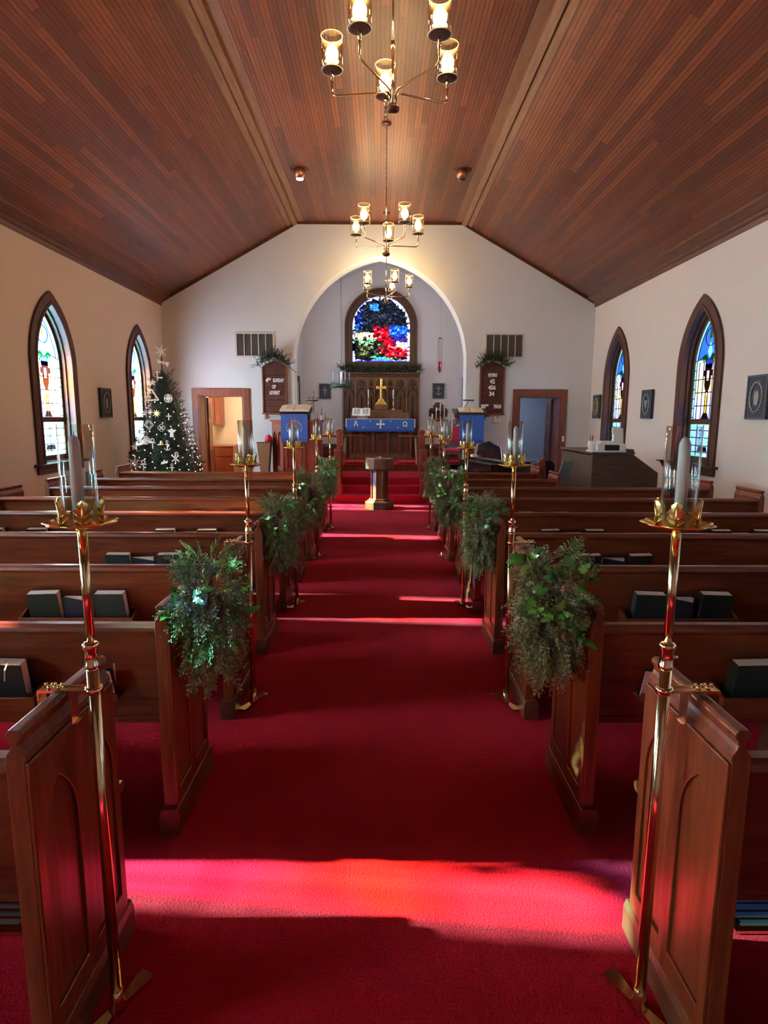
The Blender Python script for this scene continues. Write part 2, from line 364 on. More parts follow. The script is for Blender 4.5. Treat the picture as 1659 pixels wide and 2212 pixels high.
def lancet(w_, z0, zs, c, n=10, x0=0.0):
    """pointed arch outline, half width w_, arcs centred at -/+c"""
    R = w_ + c; pts = [(x0 - w_, z0), (x0 + w_, z0)]
    amax = math.acos(c / R)
    for i in range(n + 1): a = amax * i / n; pts.append((x0 - c + R * math.cos(a), zs + R * math.sin(a)))
    for i in range(n - 1, -1, -1): a = amax * i / n; pts.append((x0 + c - R * math.cos(a), zs + R * math.sin(a)))
    return pts
def text_mesh(s, size, depth=0.004, bold=0.0, align='CENTER'):
    cu = bpy.data.curves.new('txt', 'FONT'); cu.body = s; cu.size = size; cu.extrude = depth; cu.align_x = align; cu.align_y = 'CENTER'; cu.offset = bold
    cu.resolution_u = 3
    o = bpy.data.objects.new('txt', cu); COL.objects.link(o); bpy.context.view_layer.update()
    me = bpy.data.meshes.new_from_object(o.evaluated_get(bpy.context.evaluated_depsgraph_get()))
    vs = [v.co.copy() for v in me.vertices]; fs = [tuple(p.vertices) for p in me.polygons]
    bpy.data.objects.remove(o); bpy.data.curves.remove(cu); bpy.data.meshes.remove(me)
    return vs, fs
def add_text(mb, s, x, y, z, size, mi=0, depth=0.003, bold=0.0, squeeze=1.0, T=None):
    """text standing in the XZ plane, facing -Y"""
    vs, fs = text_mesh(s, size, depth, bold)
    mb.add([(x + v.x * squeeze, y - v.z, z + v.y) for v in vs], fs, mi, T=T)

# ------------------------------------------------------------------ the room
XL, XR, YB, YF = -4.42, 4.34, -4.2, 12.7
ZE = 3.93                       # eave height
FX0, FX1, ZF = -1.67, 1.62, 5.43  # flat strip of the ceiling
TH = 0.32
AC = -0.01; AW = 1.76; AC_c = 0.31; ASP = 2.75    # chancel arch
CXL, CXR, CYB = -2.03, 2.06, 16.3                 # chancel
PZ, AZ = 0.44, 0.58                               # platform and altar step levels

fl = MB(); fl.box(XL - TH, XR + TH, YB - 0.3, 16.9, -0.12, 0.0)
struct(fl.build('floor', 'carpet'))
# side walls with lancet openings
WINY = [11.37, 8.42, 5.47, 2.52, -0.43]
W_OUT, W_OPEN, W_C, W_SP, W_Z0 = 0.585, 0.46, 0.4975, 2.31, 1.0
for side, X in (('left', XL), ('right', XR)):
    holes = [lancet(W_OPEN, W_Z0, W_SP, W_C, 8, y) for y in WINY]
    outer = [(YB, 0), (YF + 0.3, 0), (YF + 0.3, ZE + 0.25), (YB, ZE + 0.25)]
    mb = MB(); mb.prism(outer, X, X + (TH if X > 0 else -TH), 'YZ', holes=holes)
    struct(mb.build('wall_' + side, 'plaster'))
# arch wall (front)
doors = [(-3.75, -2.82, 2.07), (2.85, 3.72, 2.07)]
arch = lancet(AW, 0.02, ASP, AC_c, 16, AC)
outer = [(XL, 0), (XR, 0), (XR, ZE), (FX1, ZF + 0.02), (FX0, ZF + 0.02), (XL, ZE)]
holes = [arch] + [[(a, 0.01), (b, 0.01), (b, z), (a, z)] for a, b, z in doors]
mb = MB(); mb.prism(outer, YF, YF + 0.45, 'XZ', holes=holes); struct(mb.build('wall_front', 'plaster_white'))
mb = MB(); mb.box(XL, XR, YB - 0.3, YB, 0, 5.7); struct(mb.build('wall_back', 'plaster'))
# ceiling: two slopes and a flat strip
def ceil_plane(name, p0, p1):
    (xa, za), (xb, zb) = p0, p1; w_ = math.hypot(xb - xa, zb - za)
    me = bpy.data.meshes.new(name)
    n = Vector((-(zb - za), 0, xb - xa)).normalized() * 0.06
    if n.z < 0: n = -n
    vs = [(xa, YB - .3, za), (xb, YB - .3, zb), (xb, YF + .02, zb), (xa, YF + .02, za)]
    vs2 = [tuple(Vector(v) + n) for v in vs]
    me.from_pydata(vs + vs2, [], [(0, 1, 2, 3), (4, 7, 6, 5), (0, 4, 5, 1), (2, 6, 7, 3), (0, 3, 7, 4), (1, 5, 6, 2)])
    uv = me.uv_layers.new(name='UVMap'); U = {0: 0, 3: 0, 4: 0, 7: 0, 1: w_, 2: w_, 5: w_, 6: w_}
    for lp in me.loops:
        vi = lp.vertex_index; uv.data[lp.index].uv = (U[vi] + 3.0, me.vertices[vi].co.y + 10)
    me.materials.append(M['ceiling']); o = bpy.data.objects.new(name, me); COL.objects.link(o); return struct(o)
ceil_plane('ceiling', (XL - 0.3, ZE - 0.167), (FX0, ZF)); ceil_plane('ceiling', (FX0, ZF), (FX1, ZF)); ceil_plane('ceiling', (FX1, ZF), (XR + 0.3, ZE - 0.165))
# outer roof shell keeps daylight out above the boards
mb = MB(); mb.prism([(XL - TH, ZE + .2), (FX0 - .2, ZF + .35), (FX1 + .2, ZF + .35), (XR + TH, ZE + .2), (XR + TH, ZE + .3), (FX1 + .2, ZF + .45), (FX0 - .2, ZF + .45), (XL - TH, ZE + .3)], YB - .3, YF + .45, 'XZ')
o = mb.build('roof', 'dark_wood'); struct(o)
# beams beside the flat strip
sl = (ZF - ZE) / (FX0 - XL)
for nm, xs, sg in (('trim_1', FX0, -1), ('trim_2', FX1, 1)):
    mb = MB()
    mb.prism([(xs - sg * 0.16, ZF - 0.001), (xs, ZF - 0.012), (xs + sg * 0.17, ZF - 0.012 - 0.17 * abs(sl)), (xs + sg * 0.17, ZF + 0.02 - 0.17 * abs(sl)), (xs, ZF + .02), (xs - sg * 0.16, ZF + .02)], YB, YF, 'XZ')
    mb.prism([(xs - sg * 0.02, ZF - 0.05), (xs + sg * 0.06, ZF - 0.055 - 0.06 * abs(sl)), (xs + sg * 0.06, ZF), (xs - sg * 0.02, ZF)], YB, YF, 'XZ')
    struct(mb.build(nm, 'beam', bevel=0.004))
# cornice mouldings at the eaves
for nm, X, sg in (('trim_3', XL, 1), ('trim_4', XR, -1)):
    mb = MB(); z = ZE
    mb.prism([(X, z - 0.10), (X + sg * .02, z - 0.10), (X + sg * .03, z - .05), (X + sg * .055, z - .03), (X + sg * .07, z + .0), (X + sg * .10, z + 0.02), (X + sg * .19, z + .07), (X + sg * .19, z + .12), (X, z + .1)], YB, YF, 'XZ', smooth=False)
    struct(mb.build(nm, 'cornice_wood', bevel=0.003))
# thin gable trim on the arch wall
mb = MB()
pts = [(XL, ZE), (FX0, ZF), (FX1, ZF), (XR, ZE)]
for (a, b) in zip(pts[:-1], pts[1:]):
    d = Vector((b[0] - a[0], b[1] - a[1])).normalized(); n = Vector((d.y, -d.x)) * 0.05
    mb.prism([a, b, (b[0] + n.x, b[1] + n.y), (a[0] + n.x, a[1] + n.y)], YF - 0.03, YF, 'XZ')
struct(mb.build('trim_5', 'dark_wood'))
# baseboards
for nm, bx_ in (('baseboard_left', (XL, XL + .02, YB, YF)), ('baseboard_right', (XR - .02, XR, YB, YF))):
    mb = MB(); mb.box(bx_[0], bx_[1], bx_[2], bx_[3], 0, .2); struct(mb.build(nm, 'window_wood', bevel=.004))
mb = MB()
for a, b in ((XL, -3.88), (-2.69, AC - AW), (AC + AW, 2.72), (3.85, XR)): mb.box(a, b, YF - .02, YF, 0, .2)
struct(mb.build('baseboard_front', 'window_wood'))

# chancel shell
M['plaster_chancel'] = simple('chancel_plaster', (0.63, 0.64, 0.68), 0.85, var=0.02, scale=3)
mb = MB(); mb.prism([(CXL - .1, 0), (CXR + .1, 0), (CXR + .1, 5.6), (CXL - .1, 5.6)], CYB, CYB + .3, 'XZ', holes=[lancet(.78, 3.03, 3.95, .01, 14, 0.01)]); struct(mb.build('wall_chancel', 'plaster_chancel'))
for nm, X, sg in (('wall_chancel_left', CXL, -1), ('wall_chancel_right', CXR, 1)):
    mb = MB(); mb.prism([(YF + .45, 0), (CYB, 0), (CYB, 5.6), (YF + .45, 5.6)], X, X + sg * .15, 'YZ', holes=[[(14.55, PZ), (15.35, PZ), (15.35, 2.5), (14.55, 2.5)]]); struct(mb.build(nm, 'plaster_chancel'))
    f = MB(); f.prism([(14.43, PZ), (15.47, PZ), (15.47, 2.62), (14.43, 2.62)], X - sg * .02, X, 'YZ', holes=[[(14.55, PZ + .01), (15.35, PZ + .01), (15.35, 2.5), (14.55, 2.5)]])
    d = struct(f.build('door_%d' % (3 if sg < 0 else 4), 'window_wood'))
    g = MB(); g.box(X + sg * .06, X + sg * .10, 14.55, 15.35, PZ, 2.5)
    for z0, z1 in ((.6, 1.3), (1.4, 2.35)): g.box(X + sg * .045, X + sg * .06, 14.65, 15.25, z0, z1)
    g.build('door_leaf', 'window_wood', d)
mb = MB(); mb.prism([(CXL, 4.6), (0, 5.55), (CXR, 4.6), (CXR, 5.7), (CXL, 5.7)], YF + .45, CYB, 'XZ'); struct(mb.build('ceiling_chancel', 'plaster_chancel'))
mb = MB(); mb.box(CXL, CXR, CYB - .03, CYB, AZ, AZ + .3)
mb.box(CXL, -1.0, CYB - .05, CYB, AZ, .92); mb.box(1.0, CXR, CYB - .05, CYB, AZ, .92)
struct(mb.build('baseboard_chancel', 'dark_wood', bevel=.004))
# platform, three steps, altar step
mb = MB(); mb.box(-2.6, 2.6, 12.10, YF + .02, 0, PZ); mb.box(AC - AW + .005, AC + AW - .005, YF, YF + .47, 0, PZ); mb.box(CXL, CXR, YF + .45, CYB, 0, PZ)
struct(mb.build('floor_platform', 'carpet', bevel=.012))
mb = MB(); mb.box(-.86, .86, 11.50, 12.12, 0, .155); mb.box(-.86, .86, 11.80, 12.12, .15, .30)
struct(mb.build('floor_steps', 'carpet', bevel=.014))
mb = MB(); mb.box(CXL, CXR, 13.55, CYB, PZ, AZ - .01); struct(mb.build('floor_altar_step', 'font_wood'))
mb = MB(); mb.box(CXL, CXR, 13.53, CYB, AZ - .012, AZ + .001); struct(mb.build('floor_altar_carpet', 'carpet'))
# rooms behind the two doorways
mb = MB()
mb.box(XL, CXL - .15, 15.4, 15.5, 0, 2.7, 0); mb.box(XL - .1, XL, YF + .45, 15.4, 0, 2.7, 0); mb.box(XL, CXL - .15, YF + .45, 15.4, 2.6, 2.7, 0)
mb.box(-2.25, -2.19, YF + .45, 15.4, 0, 2.6, 0)
struct(mb.build('wall_kitchen', 'room_warm'))
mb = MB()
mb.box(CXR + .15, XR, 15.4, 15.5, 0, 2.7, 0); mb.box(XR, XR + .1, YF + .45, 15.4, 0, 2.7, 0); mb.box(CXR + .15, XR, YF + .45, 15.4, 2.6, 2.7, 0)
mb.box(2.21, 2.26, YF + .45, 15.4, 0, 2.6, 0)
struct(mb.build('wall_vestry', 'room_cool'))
def area(name, loc, size, power, color, rot):
    l = bpy.data.lights.new(name, 'AREA'); l.energy = power; l.size = size[0]; l.shape = 'RECTANGLE'; l.size_y = size[1]; l.color = color
    o = bpy.data.objects.new(name, l); COL.objects.link(o); o.location = loc; o.rotation_euler = rot; return o
area('kitchen_lamp', (-3.3, 14.2, 2.55), (.8, .8), 24, (1, .76, .52), (0, 0, 0))
area('vestry_lamp', (3.0, 14.2, 2.55), (.6, .6), 10, (.6, .72, 1), (0, 0, 0))

area('chancel_fill', (CXL + .05, 13.95, 2.7), (1.6, .6), 18, (.80, .90, 1.0), (0, -PI / 2, 0))  # unseen cool fill lamps added on both sides to brighten the chancel
area('chancel_fill', (CXR - .05, 13.95, 2.7), (1.6, .6), 7, (.76, .88, 1.0), (0, PI / 2, 0))

# door casings and leaves
for n_, (a, b, z) in enumerate(doors, 1):
    mb = MB()
    mb.box(a - .125, a, YF - .03, YF, 0, z + .135); mb.box(b, b + .125, YF - .03, YF, 0, z + .135); mb.box(a, b, YF - .03, YF, z, z + .135)
    mb.box(a - .002, a + .03, YF - .02, YF + .46, 0, z); mb.box(b - .03, b + .002, YF - .02, YF + .46, 0, z); mb.box(a, b, YF - .02, YF + .46, z - .03, z + .002)
    d = struct(mb.build('door_%d' % n_, 'door_wood', bevel=.004))
    # open door leaf swung into the back room
    g = MB(); sgn = 1
    hx = (b - .05) if n_ == 2 else (a + .05); ang = math.radians(97 if n_ == 2 else 100)
    W = b - a - .06
    T = Matrix.Translation((hx, YF + .46, 0)) @ Matrix.Rotation(ang if n_ == 1 else PI - ang, 4, 'Z')
    g.box(0, W, -.02, .02, .01, z - .04, T=T)
    for (p0, p1) in ((.15, .9), (1.05, 1.5), (1.6, 1.92)):
        for q0, q1 in ((.08, W / 2 - .04), (W / 2 + .04, W - .08)):
            for yy in (-.028, .02): g.box(q0, q1, yy, yy + .008, p0, p1, T=T)
    g.build('door_leaf', 'door_wood' if n_ == 1 else 'dark_wood', d, bevel=.003)
    if n_ == 2:
        g = MB(); g.box(b + .05, b + .10, YF - .036, YF - .03, 1.14, 1.25); g.box(b + .07, b + .08, YF - .045, YF - .036, 1.185, 1.21)
        tag(g.build('light_switch', 'white'), 'white light switch plate on the right door casing', 'switch')

# ------------------------------------------------------------------ side windows
def make_window(idx, X, y, left):
    sg = 1 if X > 0 else -1          # outward
    fr = MB()
    fr.prism(lancet(W_OUT, W_Z0 + .0, W_SP, W_C, 12, y), X - sg * .035, X + sg * .0, 'YZ', holes=[lancet(W_OPEN, W_Z0 + .02, W_SP, W_C, 12, y)])
    fr.prism(lancet(W_OPEN + .012, W_Z0 - .02, W_SP, W_C, 12, y), X - sg * .045, X + sg * .2, 'YZ', holes=[lancet(W_OPEN - .03, W_Z0 + .01, W_SP, W_C, 12, y)])
    fr.prism(lancet(W_OPEN - .028, W_Z0, W_SP, W_C, 12, y), X + sg * .045, X + sg * .10, 'YZ', holes=[lancet(W_OPEN - .055, W_Z0 + .03, W_SP, W_C, 12, y)])
    root = struct(fr.build('window_%d' % idx, 'window_wood', bevel=.004))
    sl_ = MB(); sl_.box(X - sg * .085, X + sg * .02, y - .66, y + .66, .975, 1.01); sl_.box(X - sg * .03, X, y - .60, y + .60, .875, .975)
    sl_.build('window_sill', 'window_wood', root, bevel=.004)
    gh = W_OPEN - .03; gg = .36
    sa = MB(); xo = X + sg * .10; zr = 1.58
    sa.prism(lancet(gh, W_Z0 + .01, W_SP, W_C, 12, y), xo, xo + sg * .04, 'YZ', holes=[lancet(gg, zr + .035, W_SP, W_C, 12, y), [(y - gg, 1.10), (y + gg, 1.10), (y + gg, zr - .035), (y - gg, zr - .035)]])
    sa.build('sash', 'window_wood', root, bevel=.003)
    xg = xo + sg * .02
    # border strip and inner panes
    b = MB(); bd = .055
    b.prism(lancet(gg + .01, zr + .02, W_SP, W_C, 12, y), xg, xg + sg * .003, 'YZ', holes=[lancet(gg - bd, zr + .03, W_SP, W_C, 12, y)], mi=0)
    b.prism([(y - gg - .01, 1.09), (y + gg + .01, 1.09), (y + gg + .01, zr - .02), (y - gg - .01, zr - .02)], xg, xg + sg * .003, 'YZ', holes=[[(y - gg + bd, 1.1 + bd), (y + gg - bd, 1.1 + bd), (y + gg - bd, zr - .1), (y - gg + bd, zr - .1)]], mi=0)
    # opalescent field below the head, deep blue tracery in the head
    gi = gg - bd; zh = 2.42
    R = gi + W_C; yh = math.sqrt(max(0, R * R - (zh - W_SP) ** 2)) - W_C
    b.prism([(y - gi, zr + .03), (y + gi, zr + .03), (y + gi, W_SP), (y + yh, zh), (y - yh, zh), (y - gi, W_SP)], xg, xg + sg * .003, 'YZ', mi=1)
    head = [(y - yh, zh), (y + yh, zh)]; amax = math.acos(W_C / R); a0 = math.asin((zh - W_SP) / R)
    for i in range(9): a = a0 + (amax - a0) * i / 8; head.append((y - W_C + R * math.cos(a), W_SP + R * math.sin(a)))
    for i in range(7, -1, -1): a = a0 + (amax - a0) * i / 8; head.append((y + W_C - R * math.cos(a), W_SP + R * math.sin(a)))
    dia = [(y, 2.44), (y + .06, 2.53), (y, 2.66), (y - .06, 2.53)]
    b.prism(head, xg, xg + sg * .003, 'YZ', mi=2, holes=[dia])
    b.prism(dia, xg, xg + sg * .003, 'YZ', mi=3)
    # lower sash field
    b.prism([(y - gi, 1.1 + bd), (y + gi, 1.1 + bd), (y + gi, zr - .1), (y - gi, zr - .1)], xg, xg + sg * .003, 'YZ', mi=4, holes=[[(y + .22 * math.cos(t) * .55, 1.31 + .15 * math.sin(t)) for t in [2 * PI * k / 14 for k in range(14)]]])
    b.prism([(y + .22 * math.cos(t) * .55, 1.31 + .15 * math.sin(t)) for t in [2 * PI * k / 14 for k in range(14)]], xg, xg + sg * .003, 'YZ', mi=3)
    b.build('panes', ['teal_glass', 'opal', 'mid_blue_glass', 'cyan_glass', 'opal'], root)
    xi = xg - sg * .006
    s_ = MB()
    shield = [(-.085, 2.36), (-.085, 2.28), (-.11, 2.28), (-.11, 2.20), (-.08, 2.20), (-.075, 2.08), (-.05, 2.02), (0, 1.975), (.05, 2.02), (.075, 2.08), (.08, 2.20), (.11, 2.20), (.11, 2.28), (.085, 2.28), (.085, 2.36)]
    s_.prism([(y + p, z) for p, z in shield], xi, xi + sg * .004, 'YZ', mi=0, holes=[[(y - .03, 2.14), (y + .03, 2.14), (y + .03, 2.27), (y - .03, 2.27)]])
    s_.prism([(y - .09, 2.30), (y + .09, 2.30), (y + .10, 2.42), (y - .10, 2.42)], xi + sg * .0045, xi + sg * .006, 'YZ', mi=1)
    for sg2 in (-1, 1):
        s_.prism([(y + sg2 * .02, 2.43), (y + sg2 * .16, 2.37), (y + sg2 * .17, 2.47), (y + sg2 * .08, 2.50)], xi, xi + sg * .004, 'YZ', mi=2)
    s_.prism([(y - .035, 2.70), (y + .035, 2.70), (y + .02, 2.80), (y, 2.86), (y - .02, 2.80)], xi, xi + sg * .004, 'YZ', mi=3)
    s_.prism([(y - .018, 1.66), (y + .018, 1.66), (y + .018, 1.94), (y - .018, 1.94)], xi, xi + sg * .004, 'YZ', mi=3)
    s_.prism([(y - .10, zr + .04), (y + .10, zr + .04), (y + .05, zr + .12), (y - .05, zr + .12)], xi, xi + sg * .004, 'YZ', mi=0)
    s_.prism([(y - .13, 1.17), (y + .13, 1.17), (y + .10, 1.24), (y - .10, 1.24)], xi, xi + sg * .004, 'YZ', mi=0)
    s_.build('medallion', ['brown_glass', 'deep_blue_glass', 'green_glass', 'yellow_glass'], root)
    # lead cames
    l = MB(); xc = xg - sg * .004; r = .0075
    for k in (-2, -1, 1, 2):
        l.tube([(xc, y + k * gi / 2.6, zr + .03), (xc, y + k * gi / 2.6, 2.40)], r, 4)
    for k in (-.03, .03): l.tube([(xc, y + k, zr + .03), (xc, y + k, 2.0)], r, 4)
    for z in (1.80, 1.98, 2.16): l.tube([(xc, y - gi, z), (xc, y + gi, z)], r, 4)
    L_ = lancet(gi, zr + .035, W_SP, W_C, 12, y); l.tube([(xc, a, z) for a, z in L_ + L_[:1]], r, 4)
    l.tube([(xc, y - yh, zh), (xc, y - .1, 2.47), (xc, y, 2.42), (xc, y + .1, 2.47), (xc, y + yh, zh)], r, 4)
    l.tube([(xc, y + .13 * math.cos(t), 2.72 + .12 * math.sin(t)) for t in [2 * PI * k / 12 for k in range(13)]], r, 4)
    for k in range(7):
        z = zr + .06 + k * .13
        for s2 in (-1, 1): l.tube([(xc, y + s2 * gi, z), (xc, y + s2 * gg, z)], r, 4)
    for k in (-1, 0, 1): l.tube([(xc, y + k * .17, 1.11), (xc, y + k * .17, zr - .04)], r, 4)
    for z in (1.16, 1.25, 1.36, 1.46): l.tube([(xc, y - gg, z), (xc, y + gg, z)], r, 4)
    l.build('lead_cames', 'lead', root)
    pl = bpy.data.lights.new('daylight_portal', 'AREA'); pl.shape = 'RECTANGLE'; pl.size = 2.2; pl.size_y = .9; pl.cycles.is_portal = True
    po = bpy.data.objects.new('daylight_portal', pl); COL.objects.link(po); po.location = (X + sg * .25, y, 2.05); po.rotation_euler = (0, PI / 2 if sg > 0 else -PI / 2, 0)
i = 0
for X, left in ((XL, True), (XR, False)):
    for y in WINY:
        i += 1; make_window(i, X, y, left)

# chancel window: an abstract leaded mosaic in the photograph's colours
def chancel_window():
    X0, w1 = 0.01, .94
    fr = MB(); fr.prism(lancet(w1, 2.80, 3.95, .01, 16, X0), CYB - .06, CYB, 'XZ', holes=[lancet(.76, 3.05, 3.95, .01, 16, X0)])
    fr.prism(lancet(w1 + .0, 2.80, 3.95, .01, 16, X0), CYB - .10, CYB - .06, 'XZ', holes=[lancet(w1 - .06, 2.86, 3.95, .01, 16, X0)])
    fr.prism(lancet(.775, 3.035, 3.95, .01, 16, X0), CYB - .05, CYB + .2, 'XZ', holes=[lancet(.745, 3.06, 3.95, .01, 16, X0)])
    root = struct(fr.build('window_11', 'dark_wood', bevel=.006))
    rnd = random.Random(3); nx, nz = 22, 40; x0, x1, z0, z1 = -.74, .76, 3.06, 4.70
    G = {}
    for a in range(nx + 1):
        for b in range(nz + 1):
            jx = rnd.uniform(-.45, .45) * (0 < a < nx); jz = (rnd.uniform(-.42, .42) + .8 * math.sin(a * .9 + b * .22)) * (0 < b < nz)
            G[a, b] = (x0 + (x1 - x0) * (a + jx) / nx, z0 + (z1 - z0) * (b + jz) / nz)
    def colr(u, v):  # u 0..1 across, v 0..1 up
        j = rnd.uniform(.6, 1.35)
        if v < .03: c = (.30, .30, .62)
        elif .38 < u < .62 and v < .085: c = (.10, .45, .60)
        elif abs(u - (.50 + (0.42 - v) * .95 * (v < .42))) < .13 + .10 * (v < .22) and v < .55 and v > .08 and u > .38: c = rnd.choice([(.60, .03, .06), (.60, .03, .06), (.28, .01, .03), (.75, .14, .18), (.14, .01, .03)])
        elif u > .58 and .42 < v < .56: c = rnd.choice([(.07, .17, .58), (.10, .26, .62), (.03, .07, .30)])
        elif u > .70 and .32 < v < .44: c = rnd.choice([(.06, .07, .50), (.03, .03, .22), (.12, .12, .10)])
        elif u > .72 and .22 < v <= .32: c = (.50, .45, .40)
        elif u < .42 and .36 < v < .47: c = (.62, .56, .44) if rnd.random() > .3 else (.10, .07, .05)
        elif u < .36 and .27 < v <= .36: c = (.24, .42, .26) if rnd.random() > .35 else (.03, .04, .04)
        elif u < .20 and v > .5: c = (.05, .16, .34) if rnd.random() > .5 else (.03, .03, .14)
        elif .32 < u < .47 and .80 < v < .90: c = (.08, .24, .66)
        elif v <= .36: c = rnd.choice([(.03, .035, .03), (.10, .10, .06), (.22, .22, .14), (.02, .025, .05), (.06, .08, .05)])
        else: c = rnd.choice([(.025, .03, .045), (.04, .045, .06), (.07, .08, .10), (.03, .035, .07)])
        return tuple(min(1, x * j * .7) for x in c)
    R = .745 + .01
    def inside(x, z):
        if z < 3.95: return abs(x - X0) < .715
        return math.hypot(abs(x - X0) + .01, z - 3.95) < R - .03
    me_v = []; me_f = []; cols = []; l = MB()
    for a in range(nx):
        for b in range(nz):
            q = [G[a, b], G[a + 1, b], G[a + 1, b + 1], G[a, b + 1]]
            mx_, mz_ = sum(p[0] for p in q) / 4, sum(p[1] for p in q) / 4
            if not inside(mx_, mz_): continue
            k = len(me_v); me_v += [(p[0], CYB + .10, p[1]) for p in q] + [(p[0], CYB + .104, p[1]) for p in q]
            me_f += [(k, k + 1, k + 2, k + 3), (k + 7, k + 6, k + 5, k + 4)]; c = colr((mx_ - x0) / (x1 - x0), (mz_ - z0) / (z1 - z0)); cols += [c, c]
            l.tube([(q[0][0], CYB + .098, q[0][1]), (q[1][0], CYB + .098, q[1][1])], .005, 4); l.tube([(q[0][0], CYB + .098, q[0][1]), (q[3][0], CYB + .098, q[3][1])], .005, 4)
    me = bpy.data.meshes.new('panes'); me.from_pydata(me_v, [], me_f); at = me.color_attributes.new('pane_col', 'FLOAT_COLOR', 'CORNER')
    for p, c in zip(me.polygons, cols):
        for li in p.loop_indices: at.data[li].color = c + (1,)
    me.materials.append(M['mosaic']); o = bpy.data.objects.new('panes', me); COL.objects.link(o); o.parent = root
    l.build('lead_cames', 'lead', root)
    b = MB(); b.prism(lancet(.745, 3.06, 3.95, .01, 18, X0), CYB + .088, CYB + .091, 'XZ', holes=[lancet(.682, 3.10, 3.95, .01, 18, X0)])
    b.build('border_strip', stained('lavender_border_glass', (.42, .46, .66)), root)
    pl = bpy.data.lights.new('daylight_portal', 'AREA'); pl.shape = 'RECTANGLE'; pl.size = 1.5; pl.size_y = 1.7; pl.cycles.is_portal = True
    po = bpy.data.objects.new('daylight_portal', pl); COL.objects.link(po); po.location = (0, CYB + .25, 3.85); po.rotation_euler = (-PI / 2, 0, 0)
    po.rotation_euler = (-PI / 2, 0, 0)
chancel_window()

# ------------------------------------------------------------------ pews
ORD = ['first', 'second', 'third', 'fourth', 'fifth', 'sixth', 'seventh', 'eighth', 'ninth']
PITCH = 0.918; PY0 = 1.255; PXA = 0.785
CAP = [(.015, .855), (.018, .870), (.027, .882), (.031, .893), (.030, .903), (.023, .910), (.021, .921), (.028, .931), (.052, .931), (.059, .921), (.057, .910), (.050, .903), (.049, .893), (.053, .882), (.062, .870), (.065, .855)]
def mirror(poly, s): return [(x * s, z) for x, z in poly]
def make_pew(s, L, label):
    """s = +1 right of the aisle, -1 left; x grows away from the aisle"""
    r = thing('church_pew', label, 'pew', (s * PXA, PY0, 0), 0, 'oak pews in rows along the aisle')
    e = MB(); e.box(s * .019, s * .065, .02, .455, .10, .856); e.prism(mirror(CAP, s), .02, .455, 'XZ')
    c = .11
    holes = [lancet(.078, .17, .60, c, 8, .133), lancet(.078, .17, .60, c, 8, .342)]
    e.prism([(.02, .10), (.455, .10), (.455, .85), (.02, .85)], s * .010, s * .020, 'YZ', holes=holes)
    e.build('end_panel', 'pew_v', r, bevel=.003)
    p = MB(); p.prism(mirror([(0, 0), (.082, 0), (.082, .082), (.072, .105), (.008, .105), (0, .082)], s), 0, .475, 'XZ'); p.build('plinth', 'plinth', r, bevel=.003)
    if L > .5:
        e = MB(); e.box(s * (L - .05), s * L, .02, .455, 0, .856); e.prism([((L - .065 + x) * s, z) for x, z in CAP], .02, .455, 'XZ'); e.build('end_panel', 'pew_v', r, bevel=.003)
    b = MB(); b.prism([(.118, .44), (.146, .44), (.070, .835), (.042, .835)], s * .065, s * (L - .05), 'YZ'); b.build('backrest', 'pew', r)
    t = MB(); t.prism([(.030, .812), (.090, .812), (.098, .825), (.092, .842), (.075, .850), (.045, .850), (.026, .842), (.022, .825)], s * .065, s * (L - .05), 'YZ'); t.build('top_rail', 'pew', r, bevel=.003)
    q = MB(); q.prism([(.125, .405), (.595, .405), (.607, .42), (.600, .438), (.125, .432)], s * .065, s * (L - .05), 'YZ'); q.build('seat', 'pew', r, bevel=.003)
    q = MB(); q.box(s * .075, s * (L - .06), .16, .575, .437, .485); q.build('cushion', 'gold_cushion', r, bevel=.018)
    for k in (1, 2):
        q = MB(); x = .065 + (L - .115) * k / 3; q.prism([(.17, 0), (.50, 0), (.46, .40), (.19, .40)], s * (x - .015), s * (x + .015), 'YZ'); q.build('leg', 'plinth', r)
    for xc in ((.815, 2.22) if L > 2.5 else (.815,)):
        k = MB(); w_ = .30
        k.box(s * (xc - w_), s * (xc + w_), -.012, .112, .485, .497); k.box(s * (xc - w_), s * (xc + w_), -.022, -.012, .485, .582)
        for sd in (-1, 1): k.prism([(-.012, .485), (.112, .485), (.100, .60), (.05, .61), (-.012, .58)], s * (xc + sd * w_), s * (xc + sd * (w_ - .012)), 'YZ')
        k.build('book_rack', 'pew', r, bevel=.002)
    for xc in ((.27, 1.52) if L > 2.5 else (.27,)):
        k = MB(); k.box(s * (xc - .045), s * (xc + .045), .03, .105, .545, .556); k.box(s * (xc - .045), s * (xc + .045), .028, .036, .545, .575)
        k.prism([(.045, .545), (.100, .545), (.120, .46), (.105, .46)], s * (xc + .03), s * (xc + .045), 'YZ'); k.build('card_holder', 'plinth', r)
    return r
LONG = 2.98; SHORT = 1.52
protos = {}
pews = {}
for s in (-1, 1):
    sd = 'left' if s < 0 else 'right'
    for k in range(9):
        L = SHORT if (s > 0 and k >= 7) else (LONG if k < 8 else 2.95)
        lab = '%s oak pew of the %s block, in the %s row counted from the camera' % ('short' if L == SHORT else 'long', sd, ORD[k])
        key = (s, L == SHORT)
        if key not in protos:
            protos[key] = make_pew(s, L, lab); index_kids(protos[key]); o = protos[key]; o.location = (s * PXA, PY0 + PITCH * k, 0); o['label'] = lab
        else: o = dup(protos[key], lab, (s * PXA, PY0 + PITCH * k, 0))
        pews[s, k] = o

